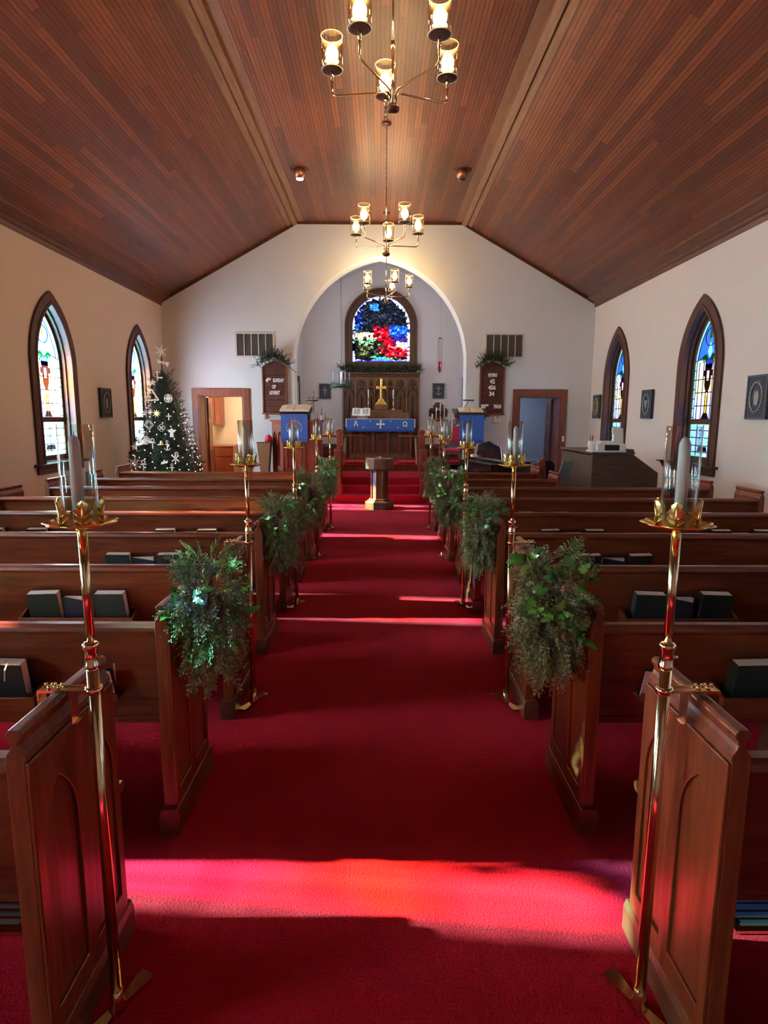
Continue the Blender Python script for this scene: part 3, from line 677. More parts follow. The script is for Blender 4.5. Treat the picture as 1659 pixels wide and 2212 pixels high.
# ------------------------------------------------------------------ books, cards
def make_hymnal(mat):
    t = thing('hymnal', '', 'book'); W, Hh, D = .160, .213, .052
    c = MB(); c.box(-W / 2, W / 2, 0, .004, 0, Hh); c.box(-W / 2, W / 2, D - .004, D, 0, Hh); c.box(-W / 2, -W / 2 + .004, .002, D - .002, 0, Hh); c.build('cover', mat, t, bevel=.0015)
    p = MB(); p.box(-W / 2 + .004, W / 2 - .006, .004, D - .004, .004, Hh - .001); p.build('page_block', 'page', t)
    return t
def make_booklet():
    t = thing('service_booklet', '', 'book'); W, Hh, D = .15, .195, .030
    c = MB(); c.prism([(-W / 2, 0), (W / 2, 0), (W / 2, Hh - .03), (-W / 2, Hh)], 0, .003, 'XZ'); c.build('cover', 'navy', t)
    p = MB(); p.prism([(.004, Hh - .005), (D, Hh - .01), (D + .02, 0.02), (D, 0), (.004, 0)], -W / 2 + .003, W / 2 - .004, 'YZ')
    p.add([(-W / 2 + .003, .004, Hh - .004), (W / 2 - .004, .004, Hh - .030), (W / 2 + .01, D + .012, Hh - .05), (-W / 2 + .003, D, Hh - .012)], [(0, 1, 2, 3)]); p.build('page_block', 'white_page', t)
    return t
LEAN = math.atan2(.076, .395)
bp = {'g': make_hymnal('hymnal'), 'n': make_hymnal('black'), 'w': make_booklet()}
for o in bp.values(): index_kids(o)
usedb = set()
def place_book(kind, x, y, z, label, group, yaw=0.0, roll=0.0):
    o = bp[kind]
    if kind in usedb: o = copy_tree(o)
    usedb.add(kind); o.location = (x, y, z); o.rotation_euler = (LEAN, roll, yaw); o['label'] = label; o['group'] = group; return o
rb = random.Random(5)
for s in (-1, 1):
    sd = 'left' if s < 0 else 'right'
    for k in range(1, 7):
        for ri, xc in enumerate((.815, 2.22)):
            if k in (1, 2) and ri == 1: continue
            if k == 6 and ri == 1: continue
            X = s * (PXA + xc); Y = PY0 + PITCH * k
            rk = 'aisle-side rack' if ri == 0 else 'wall-side rack'
            for bi, (dx, kd) in enumerate(((-.175, 'g'), (.0, 'w'), (.175, 'n' if (k + ri) % 2 else 'g'))):
                if k >= 5 and bi == 1: continue
                pos = ('left', 'middle', 'right')[bi]
                nm = {'g': 'dark green hymnal', 'n': 'black covered hymnal', 'w': 'open white-paged booklet'}[kd]
                lab = '%s, %s in the %s of the %s %s pew' % (nm, pos, rk, ORD[k], sd)
                y0 = Y + .018 if kd != 'w' else Y + .028
                place_book(kd, X + dx + rb.uniform(-.008, .008), y0 + .012, .498, lab, 'books in the pew racks', rb.uniform(-.04, .04), rb.uniform(-.03, .03))
# marker ribbons of the nearest left hymnal
rbx = -PXA - .815 + .175
mb = MB()
for j, (dx, m) in enumerate(((-.012, 0), (.022, 1))):
    pts = [(rbx + dx - .03, PY0 + PITCH + .028, .712), (rbx + dx, PY0 + PITCH + .0, .714), (rbx + dx + .012, PY0 + PITCH - .040, .700), (rbx + dx + .005, PY0 + PITCH - .036, .655 if j else .69)]
    for a, b_ in zip(pts[:-1], pts[1:]): mb.add([a, b_, (b_[0] + .006, b_[1], b_[2]), (a[0] + .006, a[1], a[2])], [(0, 1, 2, 3)], m)
tag(mb.build('bookmark_ribbons', ['black', 'cream']), 'black and pale yellow ribbons hanging over the nearest left hymnal', 'ribbon')
# cards in the small holders
for s in (-1, 1):
    sd = 'left' if s < 0 else 'right'
    for k, xc in ((1, .27), (2, .27), (3, .27)):
        if k == 2: continue
        X = s * (PXA + xc) + (-.012 if s < 0 else 0); Y = PY0 + PITCH * k
        t = thing('pew_card', 'pale %s card standing in the aisle-side holder on the %s %s pew back' % ('pink' if s < 0 else 'lilac', ORD[k], sd), 'card', (X, Y + .045, .557), 0, 'cards in the pew holders')
        t.rotation_euler = (LEAN * 1.15, -.06 * s * -1, 0)
        c = MB(); c.box(-.042, .042, 0, .006, 0, .112); c.build('card', 'pink_card', t)
        c = MB(); c.box(-.045, .05, .007, .012, 0, .118); c.build('backing', 'black', t)
        if s < 0 and k == 1:
            c = MB(); c.tube([(.038, .012, 0), (.038, .012, .13)], .0035, 6); tag(c.build('pencil', 'pink_card', None, loc=(X + .002, Y + .045, .557)), 'short red tipped pencil standing behind the pink pew card', 'pencil')

# ------------------------------------------------------------------ candle stands
def make_stand(s):
    r = thing('candle_stand', '', 'candle stand', group='brass candle stands clamped to the pew ends')
    b = MB()
    b.prism([(-.02, -.115), (.02, -.115), (.024, -.10), (.013, -.03), (.013, .03), (.024, .10), (.02, .115), (-.02, .115), (-.024, .10), (-.013, .03), (-.013, -.03), (-.024, -.10)], .004, .010, 'XY', T=Matrix.Rotation(s * .42, 4, 'Z'))
    b.lathe([(.0001, .008), (.024, .008), (.024, .014), (.017, .03), (.017, .06), (.014, .062), (.0001, .062)], (0, 0, 0), 20); b.build('foot', 'brass', r)
    p = MB(); p.tube([(0, 0, .03), (0, 0, 1.045)], .0148, 16); p.build('lower_pole', 'brass', r)
    p = MB(); p.tube([(0, 0, 1.03), (0, 0, 1.352)], .0112, 16); p.build('upper_pole', 'brass', r)
    p = MB(); p.lathe([(.0148, 0), (.019, .002), (.020, .010), (.0172, .014), (.0172, .05), (.0205, .056), (.0205, .066), (.014, .070), (.0112, .072)], (0, 0, 1.0), 20); p.tube([(.012, 0, 1.03), (.028, 0, 1.03)], .004, 8); p.build('collar', 'brass', r)
    c = MB(); z = .943
    c.lathe([(.0149, -.008), (.021, -.008), (.022, 0), (.021, .008), (.0149, .008)], (0, 0, z), 20)
    c.box(s * .012, s * .135, -.014, .014, z - .002, z + .001); c.box(s * .012, s * .135, -.018, -.013, z - .003, z + .004); c.box(s * .012, s * .135, .013, .018, z - .003, z + .004)
    c.box(s * .132, s * .136, -.018, .018, z - .075, z + .002)          # outer hook
    c.box(s * .060, s * .063, -.016, .016, z - .012, z - .002)
    for xx in (.088, .112):
        c.lathe([(.0001, 0), (.006, 0), (.006, .008), (.0001, .010)], (s * xx, 0, z + .001), 10)
        for w_ in (-1, 1): c.ball((s * xx + w_ * .008, 0, z + .014), .0042, 8, 6)
    c.build('clamp', 'brass', r)
    h = MB(); h.box(s * .052, s * .055, -.018, .018, z - .086, z - .002); h.add([(s * .052, -.018, z - .086), (s * .052, .018, z - .086), (s * .040, .018, z - .083), (s * .040, -.018, z - .083)], [(0, 1, 2, 3)])
    h.build('clamp_jaw', 'rose_brass', r)
    t = MB(); t.lathe([(.0001, -.012), (.010, -.012), (.014, -.004), (.030, -.002), (.055, .002), (.074, .009), (.083, .014), (.081, .016), (.072, .012), (.054, .006), (.03, .003), (.0001, .003)], (0, 0, 1.362), 72, rmod=lambda a, rr, zz: 1 + (.055 * math.cos(9 * a) if rr > .05 else 0))
    t.build('drip_tray', 'gold', r)
    lf = MB()
    for k in range(6):
        a = 2 * PI * (k + .5) / 6 + PI / 2 * 1; T = Matrix.Translation((0, 0, 1.366)) @ Matrix.Rotation(a, 4, 'Z')
        hs = [0, .008, .016, .024, .032, .040, .048, .056, .066]; ws = [.010, .020, .0145, .0225, .0155, .0205, .0125, .0125, .0]
        vs = []; fs = []
        for h_, w_ in zip(hs, ws):
            rr = .0465 + .010 * (h_ / .066) ** 2
            vs += [(rr - .004 + .35 * w_ * .3, -w_, h_ + .003), (rr + .001, -w_ * .45, h_), (rr + .0055, 0, h_), (rr + .001, w_ * .45, h_), (rr - .004 + .35 * w_ * .3, w_, h_ + .003)]
        for j in range(len(hs) - 1):
            o = j * 5
            for q in range(4): fs += [(o + q, o + q + 1, o + q + 6, o + q + 5)]
        lf.add(vs, fs, 0, True, T)
        lf.tube([(.0525, 0, .0), (.0535, 0, .03), (.060, 0, .064)], [.0035, .0028, .001], 6, T=T)
        for j, h_ in enumerate((.012, .027, .042)):
            for sg in (-1, 1): lf.tube([(.053, 0, h_ - .004), (.0495, sg * (.017 - .002 * j), h_ + .010)], [.0026, .0012], 5, T=T)
    lf.build('leaf_crown', 'gold', r)
    k = MB(); k.lathe([(.0001, 0), (.0145, 0), (.0135, .20), (.0125, .207), (.008, .217), (.003, .221), (.0001, .222)], (s * .004, 0, 1.364), 20); cd = k.build('candle', 'wax', r)
    k = MB(); k.tube([(s * .004, 0, 1.585), (s * .004 + .001, 0, 1.594)], .0012, 5); k.build('wick', 'wick', cd)
    g = MB(); g.lathe([(.041, 0), (.041, .243), (.0385, .243), (.0385, 0)], (0, 0, 1.368), 40, closed=True); g.build('glass_chimney', 'glass', r)
    return r
for s in (-1, 1):
    sd = 'left' if s < 0 else 'right'; st = None
    for j, k in enumerate((0, 2, 4, 6, 8)):
        lab = 'brass candle stand with glass chimney, clamped to the %s %s pew end' % (ORD[k], sd)
        loc = (s * .728, PY0 + PITCH * k + .205, 0)
        if st is None: st = make_stand(s); index_kids(st); st.location = loc; st['label'] = lab
        else: dup(st, lab, loc)

# ------------------------------------------------------------------ greenery on the pew ends
def sprig(mb, p, d, L, rnd, mi=0, mt=1, dens=1.0, w=.0052):
    """flat cedar spray: a drooping stem with forked side twigs"""
    d = Vector(d).normalized(); side = d.cross(Vector((rnd.uniform(-1, 1), rnd.uniform(-1, 1), rnd.uniform(-.3, 1)))).normalized(); nrm = side.cross(d)
    n = max(4, int(L / .016 * dens)); p = Vector(p); pts = []
    g = rnd.uniform(.1, .9)
    for i in range(n + 1):
        t = i / n; pts.append(p + d * L * t + Vector((0, 0, -1)) * g * L * .25 * t * t + nrm * .02 * math.sin(t * 3) * L)
    def strip(a, b, w0, m):
        ax = (b - a); 
        if ax.length < 1e-5: return
        s1 = ax.cross(nrm).normalized() * w0 / 2; s2 = nrm * w0 / 2
        mb.add([a - s1, a + s1, b + s1 * .4, b - s1 * .4, a - s2, a + s2, b + s2 * .3, b - s2 * .3], [(0, 1, 2, 3), (4, 5, 6, 7)], m)
    for a, b in zip(pts[:-1], pts[1:]): strip(a, b, w * .9, mi)
    for i in range(1, n + 1):
        t = i / n; bl = L * .36 * (1.05 - t * .75) * rnd.uniform(.7, 1.2)
        for sg in (-1, 1):
            dd = (d * .75 + side * sg + Vector((0, 0, -.25)) + nrm * rnd.uniform(-.3, .3)).normalized()
            e = pts[i] + dd * bl; m = mt if rnd.random() < .5 else mi; strip(pts[i], e, w, mi)
            for q in (.4, .75):
                for s3 in (-1, 1):
                    d3 = (dd + (side * .8 * s3 + d * .3) + nrm * rnd.uniform(-.3, .3)).normalized(); b0 = pts[i] + dd * bl * q; strip(b0, b0 + d3 * bl * .38, w * .85, m)
def holly_spray(mb, p, rnd, n=5, L=.055):
    for k in range(n):
        d = Vector((rnd.uniform(-1, 1), rnd.uniform(-1, .2), rnd.uniform(-.6, .9))).normalized(); up = Vector((rnd.uniform(-.4, .4), -1, .4))
        a = d.cross(up).normalized(); u = a.cross(d); LL = L * rnd.uniform(.7, 1.15); W = LL * .5; c = Vector(p) + d * .008
        out = [(0, 0), (.12, .25), (.2, .14), (.35, .5), (.45, .27), (.6, .46), (.7, .2), (.85, .26), (1, 0)]
        vs = [c + d * LL * x + u * (.012 * math.sin(x * 3)) for x, _ in out] + [c + d * LL * x + a * W * y + u * .01 for x, y in out[1:-1]] + [c + d * LL * x - a * W * y + u * .01 for x, y in out[1:-1]]
        N = len(out); fs = []
        for i in range(N - 1):
            l0 = None if i == 0 else N + i - 1; l1 = None if i == N - 2 else N + i
            f = [i, i + 1] + ([l1] if l1 is not None else []) + ([l0] if l0 is not None else [])
            if len(f) >= 3: fs.append(f)
            r0 = None if i == 0 else N + (N - 2) + i - 1; r1 = None if i == N - 2 else N + (N - 2) + i
            f = [i] + ([r0] if r0 is not None else []) + ([r1] if r1 is not None else []) + [i + 1]
            if len(f) >= 3: fs.append(f)
        mb.add(vs, fs, 0, True)
def make_swag(seed, s, holly_n):
    rnd = random.Random(seed); r = thing('cedar_swag', '', 'garland', group='cedar swags tied to the pew ends')
    mb = MB(); core = MB()
    for k in range(8): core.tube([(rnd.uniform(-.05, .05), rnd.uniform(-.06, .06), .08 - .035 * k), (rnd.uniform(-.05, .05), rnd.uniform(-.06, .06), .02 - .035 * k), (rnd.uniform(-.05, .05), rnd.uniform(-.06, .06), -.04 - .03 * k)], [.012, .016, .010], 5)
    for k in range(340):
        t = rnd.random(); zc = .12 - .36 * t; rad = .105 * (1 - .55 * abs(t - .38) ** 1.2)
        a = rnd.uniform(0, 2 * PI); q = math.sqrt(rnd.random()) * .95; px = rad * q * math.cos(a); py = rad * q * math.sin(a)
        p = (px, py, zc + rnd.uniform(-.04, .04)); d = (math.cos(a) * .9 + rnd.uniform(-.4, .4), math.sin(a) * .9 - .25 + rnd.uniform(-.4, .4), (.9 if t < .22 else -.35 - t * .8) + rnd.uniform(-.5, .4))
        sprig(mb, p, d, rnd.uniform(.07, .125), rnd, 0, 1)
    for k in range(12):   # trailing tails
        p = (rnd.uniform(-.04, .04), rnd.uniform(-.06, .06), -.18); sprig(mb, p, (rnd.uniform(-.25, .25), rnd.uniform(-.3, .3), -1), rnd.uniform(.12, .19), rnd)
    core.build('twig_core', 'bark', r); mb.build('cedar_foliage', ['cedar', 'cedar_tip'], r, recalc=False)
    h = MB()
    for k in range(holly_n):
        a = rnd.uniform(PI * .9, PI * 2.1); z = rnd.uniform(-.16, .16); holly_spray(h, (.12 * math.cos(a), .14 * math.sin(a), z), rnd, rnd.randint(3, 6), .07)
    h.build('holly_leaves', 'holly', r, recalc=False)
    return r
for s in (-1, 1):
    sd = 'left' if s < 0 else 'right'; pr = [make_swag(11 + s, s, 6 if s < 0 else 16), make_swag(31 + s, s, 7 if s < 0 else 8)]
    for p in pr: index_kids(p)
    looks = {-1: ['grey-green cedar swag with a few holly leaves', 'bushy round green swag', 'dark feathery green swag with one bright leaf cluster', 'small dark green swag'],
             1: ['cedar swag full of glossy holly leaves', 'long olive green swag with side twigs', 'wide green swag with pale leaves', 'small dark leafy swag']}[s]
    for j, k in enumerate((1, 3, 5, 7)):
        lab = '%s on the %s %s pew end' % (looks[j], ORD[k], sd)
        loc = (s * (.70 if j else .665), PY0 + PITCH * k + (.16 if j else .12), .945 if j == 0 else .90 + .01 * j)
        if j < 2: o = pr[j]; o.location = loc; o['label'] = lab
        else: o = dup(pr[j % 2], lab, loc)
        o.rotation_euler = (0, 0, (0, .3, -.5, .6)[j]); sc = (1.0, 1.0, 1.06, 1.0)[j]; o.scale = (sc, sc, sc)

# ------------------------------------------------------------------ chandeliers
def make_chandelier():
    r = thing('chandelier', '', 'chandelier', group='brass five light chandeliers above the aisle')
    # origin at the hub underside (z=0); ceiling at z = ZF-3.79
    HC = ZF - 3.79
    h = MB(); h.lathe([(.0001, -.012), (.030, -.010), (.047, .0), (.050, .012), (.048, .03), (.02, .034), (.0001, .034)], (0, 0, 0), 28); h.build('hub', 'bronze', r)
    p = MB(); p.tube([(0, 0, .03), (0, 0, .40)], .0085, 12); p.lathe([(.0085, 0), (.014, .004), (.014, .05), (.0085, .054)], (0, 0, .40), 14); p.tube([(0, 0, .44), (0, 0, .87)], .0065, 12); p.build('rod', 'brass', r)
    c = MB(); z = .87; k = 0
    while z < HC - .05:
        pts = [((.007 * math.cos(t) if k % 2 else 0), (0 if k % 2 else .007 * math.cos(t)), z + .017 + .020 * math.sin(t)) for t in [2 * PI * q / 10 for q in range(11)]]; c.tube(pts, .0022, 5, cap=False); z += .030; k += 1
    c.build('chain', 'bronze', r)
    c = MB(); c.lathe([(.0001, -.045), (.012, -.045), (.02, -.025), (.06, -.018), (.065, 0), (.0001, 0)], (0, 0, HC), 24); c.build('canopy', 'bronze', r)
    for q in range(5):
        T = Matrix.Rotation(PI / 2 + 2 * PI * q / 5, 4, 'Z'); R_ = .445
        pts = [(.026, 0, .02), (.028, 0, .085)]
        for t in range(1, 6): a = PI / 2 * t / 5; pts.append((.028 + .04 * (1 - math.cos(a)), 0, .085 + .04 * math.sin(a)))
        pts += [(R_ - .035, 0, .135)]
        for t in range(1, 6): a = PI / 2 * t / 5; pts.append((R_ - .035 + .035 * math.sin(a), 0, .135 + .035 * (1 - math.cos(a))))
        pts += [(R_, 0, .29)]
        a_ = MB(); a_.tube(pts, .0068, 10, T=T); a_.lathe([(.0065, .245), (.012, .248), (.012, .29), (.007, .30)], (R_, 0, 0), 12, T=T); a_.build('arm', 'brass', r)
        u = MB(); u.lathe([(.0001, .302), (.06, .303), (.073, .306), (.073, .314), (.02, .314), (.018, .355), (.0001, .355)], (R_, 0, 0), 28, T=T); u.build('cup', 'bronze', r)
        g = MB(); g.lathe([(.078, .304), (.078, .530), (.0755, .530), (.0755, .304)], (R_, 0, 0), 32, T=T, closed=True); gs = g.build('lamp_shade', 'amber_glass', r)
        for zz in (.306, .530):
            g = MB(); g.tube([(R_ + .077 * math.cos(t), .077 * math.sin(t), zz) for t in [2 * PI * k / 28 for k in range(29)]], .0026, 5, cap=False, T=T)
            g.build('rim_glint', 'rim', gs)
        b = MB(); b.ball((R_, 0, .41), .046, 16, 12, sz=1.25, T=T); b.build('bulb', 'bulb', r)
        l = bpy.data.lights.new('bulb_light', 'POINT'); l.energy = BULB_W; l.color = (1.0, .66, .36); l.shadow_soft_size = .04
        lo = bpy.data.objects.new('bulb_light', l); COL.objects.link(lo); lo.parent = r; v = T @ Vector((R_, 0, .48)); lo.location = v
    return r
ch = make_chandelier(); index_kids(ch)
for j, (x, y, rz, lab) in enumerate(((.08, 4.72, .11, 'large brass chandelier nearest the camera, cropped by the top of the picture'), (.07, 8.63, -.08, 'brass five light chandelier hanging in the middle of the row'), (.10, 12.15, -.27, 'smallest brass chandelier hanging before the pointed arch'))):
    if j == 0: ch.location = (x, y, 3.79); ch.rotation_euler = (0, 0, rz); ch['label'] = lab
    else: dup(ch, lab, (x, y, 3.79), rz)
# the row goes on behind the camera: one more lamp pool there
for sx_, lab in ((-1.27, 'round copper ceiling spotlight with a bright lens, above the left'), (1.26, 'round copper ceiling spotlight, unlit, above the right')):
    t = thing('ceiling_spotlight', lab, 'spotlight', (sx_, 10.15, ZF), 0, 'pair of ceiling spotlights'); t.scale = (1.2, 1.2, 1.1)
    b = MB(); b.lathe([(.0001, -.006), (.115, -.006), (.125, 0), (.0001, 0)], (0, 0, 0), 28); b.build('base', 'bronze', t)
    b = MB(); b.ball((0, -.01, -.045), .078, 20, 12); b.build('eyeball', 'copper', t)
    b = MB(); b.lathe([(.0001, -.012), (.045, -.010), (.048, 0), (.0001, 0)], (0, 0, 0), 20, T=Matrix.Translation((0, .015 , -.115))); b.build('lens', emis('spot_lens', (.75, .85, 1), 3.0) if sx_ < 0 else 'bronze', t)

# ------------------------------------------------------------------ front of the nave
def needle_branch(mb, p, d, L, rnd, w=.010, mi=0, n=None, bark=None, nw=.004):
    d = Vector(d).normalized(); p = Vector(p); n = n or int(L / .012)
    a = d.cross(Vector((.1, .2, 1))).normalized(); b = d.cross(a)
    if bark is not None: mb.tube([p, p + d * L], [.004, .0015], 4, mi=bark, cap=False)
    for i in range(n):
        t = i / n; q = p + d * L * t; th = rnd.uniform(0, 2 * PI); s = (a * math.cos(th) + b * math.sin(th))
        e = q + (s + d * .8).normalized() * w * rnd.uniform(2.2, 3.4) * (1.1 - .5 * t); k = d.cross(s) * nw
        mb.add([q - k, q + k, e], [(0, 1, 2)], mi)
# --- Christmas tree
TX, TY = -3.60, 10.25
def tree():
    rnd = random.Random(4)
    r = thing('christmas_tree', 'tall decorated Christmas tree standing in the front left corner', 'tree', (TX, TY, 0))
    t = MB(); t.tube([(0, 0, 0.02), (0, 0, 2.6)], [.045, .012], 8); t.build('trunk', 'bark', r)
    s = MB(); s.lathe([(.0001, 0), (.28, 0), (.26, .05), (.07, .09), (.06, .22), (.0001, .22)], (0, 0, 0), 20); s.build('stand', 'bronze', r)
    mb = MB(); H0, H1 = .35, 2.62
    core = MB(); core.lathe([(.26, .42), (.30, .60), (.24, 1.1), (.16, 1.6), (.08, 2.1), (.02, 2.38)], (0, 0, 0), 26, rmod=lambda a, rr, zz: 1 + .3 * math.sin(9 * a + zz * 23)); core.build('inner_boughs', 'fir', r)
    def rad(z): return .03 + .66 * (1 - (z - .4) / 2.3) ** .85
    for k in range(900):
        u = (k + .5) / 900; z = H0 + (H1 - H0) * (1 - math.sqrt(1 - u * .985)); a = k * 2.39996 + rnd.uniform(-.2, .2); R = rad(min(z, 2.5)) * rnd.uniform(.66, 1.12)
        up = .15 + .9 * max(0, (z - 1.5) / 1.1); d = Vector((math.cos(a), math.sin(a), up)); L = R * 1.0
        p0 = Vector((0, 0, z - .1)); start = max(.02, R - .34); q0 = p0 + d * start * .9
        needle_branch(mb, q0, d, R - start * .9, rnd, .013, bark=1)
        for j in (.35, .65, .85):
            for sg in (-1, 1):
                q = q0 + d * (R - start * .9) * j; dd = Vector((math.cos(a + sg * .8), math.sin(a + sg * .8), up + .1)); needle_branch(mb, q, dd, (.07 + .08 * (1 - j)), rnd, .012, n=9)
    mb.build('fir_branches', ['fir', 'bark'], r, recalc=False)
    # strings of tiny lamps wound round it
    lb = MB(); wr = MB()
    for k in range(190):
        u = (k + .5) / 190; z = .45 + 1.75 * (1 - math.sqrt(1 - u * .97)); a = k * 2.39996 * 1.7; R = rad(z) * rnd.uniform(.86, .99)
        lb.ball((R * math.cos(a), R * math.sin(a), z + rnd.uniform(-.03, .03)), .0085, 6, 4)
    o = lb.build('string_lights', 'tree_light', None, loc=(TX, TY, 0)); tag(o, 'string of tiny warm white lamps wound round the Christmas tree', 'string lights'); o['kind'] = 'stuff'
    # white ornaments, hung on the side facing the room
    def place(x, z, out=.04):
        y = -math.sqrt(max(.0, rad(z) ** 2 - x * x)) - out; return (TX + x, TY + y, z)
    def bar(mb, x0, z0, x1, z1, w_, T=None):
        d = Vector((x1 - x0, z1 - z0)).normalized(); n = Vector((-d.y, d.x)) * w_ / 2
        mb.prism([(x0 + n.x, z0 + n.y), (x1 + n.x, z1 + n.y), (x1 - n.x, z1 - n.y), (x0 - n.x, z0 - n.y)], -.006, .006, 'XZ', T=T)
    def ring(mb, c, r_, w_=.009): mb.tube([(c[0] + r_ * math.cos(t), 0, c[1] + r_ * math.sin(t)) for t in [2 * PI * k / 20 for k in range(21)]], w_, 6, cap=False)
    kinds = {}
    def star(mb, n, R1, R2, ph=0): mb.prism([((R1 if k % 2 == 0 else R2) * math.sin(PI * k / n + ph), (R1 if k % 2 == 0 else R2) * math.cos(PI * k / n + ph)) for k in range(2 * n)], -.006, .006, 'XZ')
    def K(name):
        m = MB(); c = 'ornament'
        if name == 'star ornament with five points': star(m, 5, .085, .032)
        elif name == 'tree top star with leaf shaped rays': star(m, 6, .115, .028, .2)
        elif name == 'bow shaped ornament': m.prism([(0, 0), (-.09, .05), (-.08, -.02)], -.006, .006, 'XZ'); m.prism([(0, 0), (.09, .01), (.07, -.07)], -.006, .006, 'XZ'); m.prism([(-.02, .02), (.02, .02), (.02, -.03), (-.02, -.03)], -.008, .008, 'XZ')
        elif name == 'letter shaped cross ornament': bar(m, 0, -.11, 0, .06, .022); bar(m, -.05, .06, .05, .06, .02); bar(m, 0, -.05, .10, -.05, .03)
        elif name == 'large triangle ornament with a ring': 
            for a_, b_ in (((-.13, -.08), (.13, -.08)), ((.13, -.08), (0, .13)), ((0, .13), (-.13, -.08))): bar(m, a_[0], a_[1], b_[0], b_[1], .026)
            ring(m, (0, -.02), .075, .008)
        elif name == 'round pierced ornament': ring(m, (0, 0), .075, .012); bar(m, -.07, 0, .07, 0, .02); bar(m, 0, -.07, 0, .07, .02); m.prism([(.05 * math.cos(t), .05 * math.sin(t)) for t in [2 * PI * k / 12 for k in range(12)]], -.004, .004, 'XZ')
        elif name == 'golden sunburst ornament': star(m, 9, .085, .03); c = 'gold_ornament'
        elif name == 'plain small cross ornament': bar(m, 0, -.065, 0, .065, .022); bar(m, -.055, .012, .055, .012, .022)
        elif name == 'anchor shaped ornament': bar(m, 0, -.08, 0, .07, .018); bar(m, -.045, .03, .045, .03, .016); m.tube([(.06 * math.sin(t), 0, -.02 - .06 * math.cos(t)) for t in [-1.3 + 2.6 * k / 8 for k in range(9)]], .009, 6); ring(m, (0, .085), .02, .006)
        elif name == 'chi rho ornament': bar(m, -.07, -.07, .07, .05, .022); bar(m, .07, -.07, -.07, .05, .022); bar(m, 0, -.10, 0, .11, .022); ring(m, (.028, .085), .026, .009)
        elif name == 'four petal knot ornament':
            for q in range(4): ring(m, (.035 * math.cos(PI / 2 * q), .035 * math.sin(PI / 2 * q)), .035, .006)
        elif name == 'open diamond star ornament': 
            for q in range(4): bar(m, .09 * math.cos(PI / 2 * q), .09 * math.sin(PI / 2 * q), .09 * math.cos(PI / 2 * (q + 1)), .09 * math.sin(PI / 2 * (q + 1)), .012)
            ring(m, (0, 0), .045, .006)
        elif name == 'looped cross ornament': bar(m, 0, -.10, 0, .03, .02); bar(m, -.06, .02, .06, .02, .02); ring(m, (0, .065), .032, .010)
        elif name == 'winged angel ornament': m.prism([(0, .09), (.025, .06), (.09, .05), (.05, .0), (.03, .01), (.04, -.09), (-.04, -.09), (-.03, .01), (-.05, 0), (-.09, .05), (-.025, .06)], -.006, .006, 'XZ')
        elif name == 'gold bell ornament': m.lathe([(.0001, .05), (.02, .045), (.03, .0), (.045, -.035), (.0001, -.035)], (0, 0, 0), 14); c = 'gold_ornament'
        elif name == 'small scroll ornament': m.prism([(-.07, -.03), (.06, .0), (.07, .045), (-.055, .02)], -.006, .006, 'XZ')
        elif name == 'crescent boat ornament': m.tube([(.08 * math.sin(t), 0, -.08 * math.cos(t) + .05) for t in [-1.2 + 2.4 * k / 10 for k in range(11)]], .012, 6); bar(m, 0, -.02, .02, .10, .014)
        else: star(m, 4, .06, .022)
        return m, c
    spec = [('tree top star with leaf shaped rays', 357, 762), ('bow shaped ornament', 361, 786), ('letter shaped cross ornament', 355, 814), ('large triangle ornament with a ring', 345, 858), ('round pierced ornament', 379, 863),
            ('golden sunburst ornament', 358, 895), ('plain small cross ornament', 382, 902), ('open diamond star ornament', 342, 919), ('four petal knot ornament', 369, 925), ('winged angel ornament', 389, 935),
            ('crescent boat ornament', 324, 935), ('plain small cross ornament', 318, 956), ('round pierced ornament', 335, 951), ('looped cross ornament', 352, 958), ('gold bell ornament', 370, 957), ('star ornament with five points', 304, 966),
            ('anchor shaped ornament', 382, 963), ('chi rho ornament', 398, 988), ('crescent boat ornament', 308, 995), ('looped cross ornament', 333, 1003), ('small scroll ornament', 378, 998), ('anchor shaped ornament', 393, 1011), ('star ornament with five points', 345, 830), ('small four point star ornament', 330, 893), ('small four point star ornament', 344, 892)]
    where = ['at the very top', 'just under the top star', 'near the tip', 'on the upper left', 'on the upper right', 'in the middle', 'right of the sunburst', 'under the golden sunburst', 'right of centre', 'at the right edge, middle height', 'at the left edge, middle height', 'low on the left side', 'between two crosses', 'at the centre, below the diamond star', 'beside the looped cross', 'at the far left', 'below the angel', 'on the lower right', 'at the lower left', 'low in the centre', 'low, left of the chi rho', 'at the bottom right', 'high, above the triangle', 'left of the sunburst', 'between triangle and sunburst']
    for (nm, px, py), wh in zip(spec, where):
        x = (px - 355) / 1310 * 9.9 + .0; z = 1.63 + (901 - py) / 1310 * 9.75 * 1.015
        m, c = K(nm); p = place(x * .97, z, .05)
        if py < 800: p = (TX + x, TY - .05, z)
        o = m.build('ornament', c, None, loc=p, bevel=.002); o.scale = (.82, .82, .82) if py > 800 else (1.05, 1, 1.05); tag(o, '%s %s of the tree' % (('white ' + nm) if c == 'ornament' and 'white' not in nm else nm, wh), 'ornament', 'ornaments on the Christmas tree')
tree()

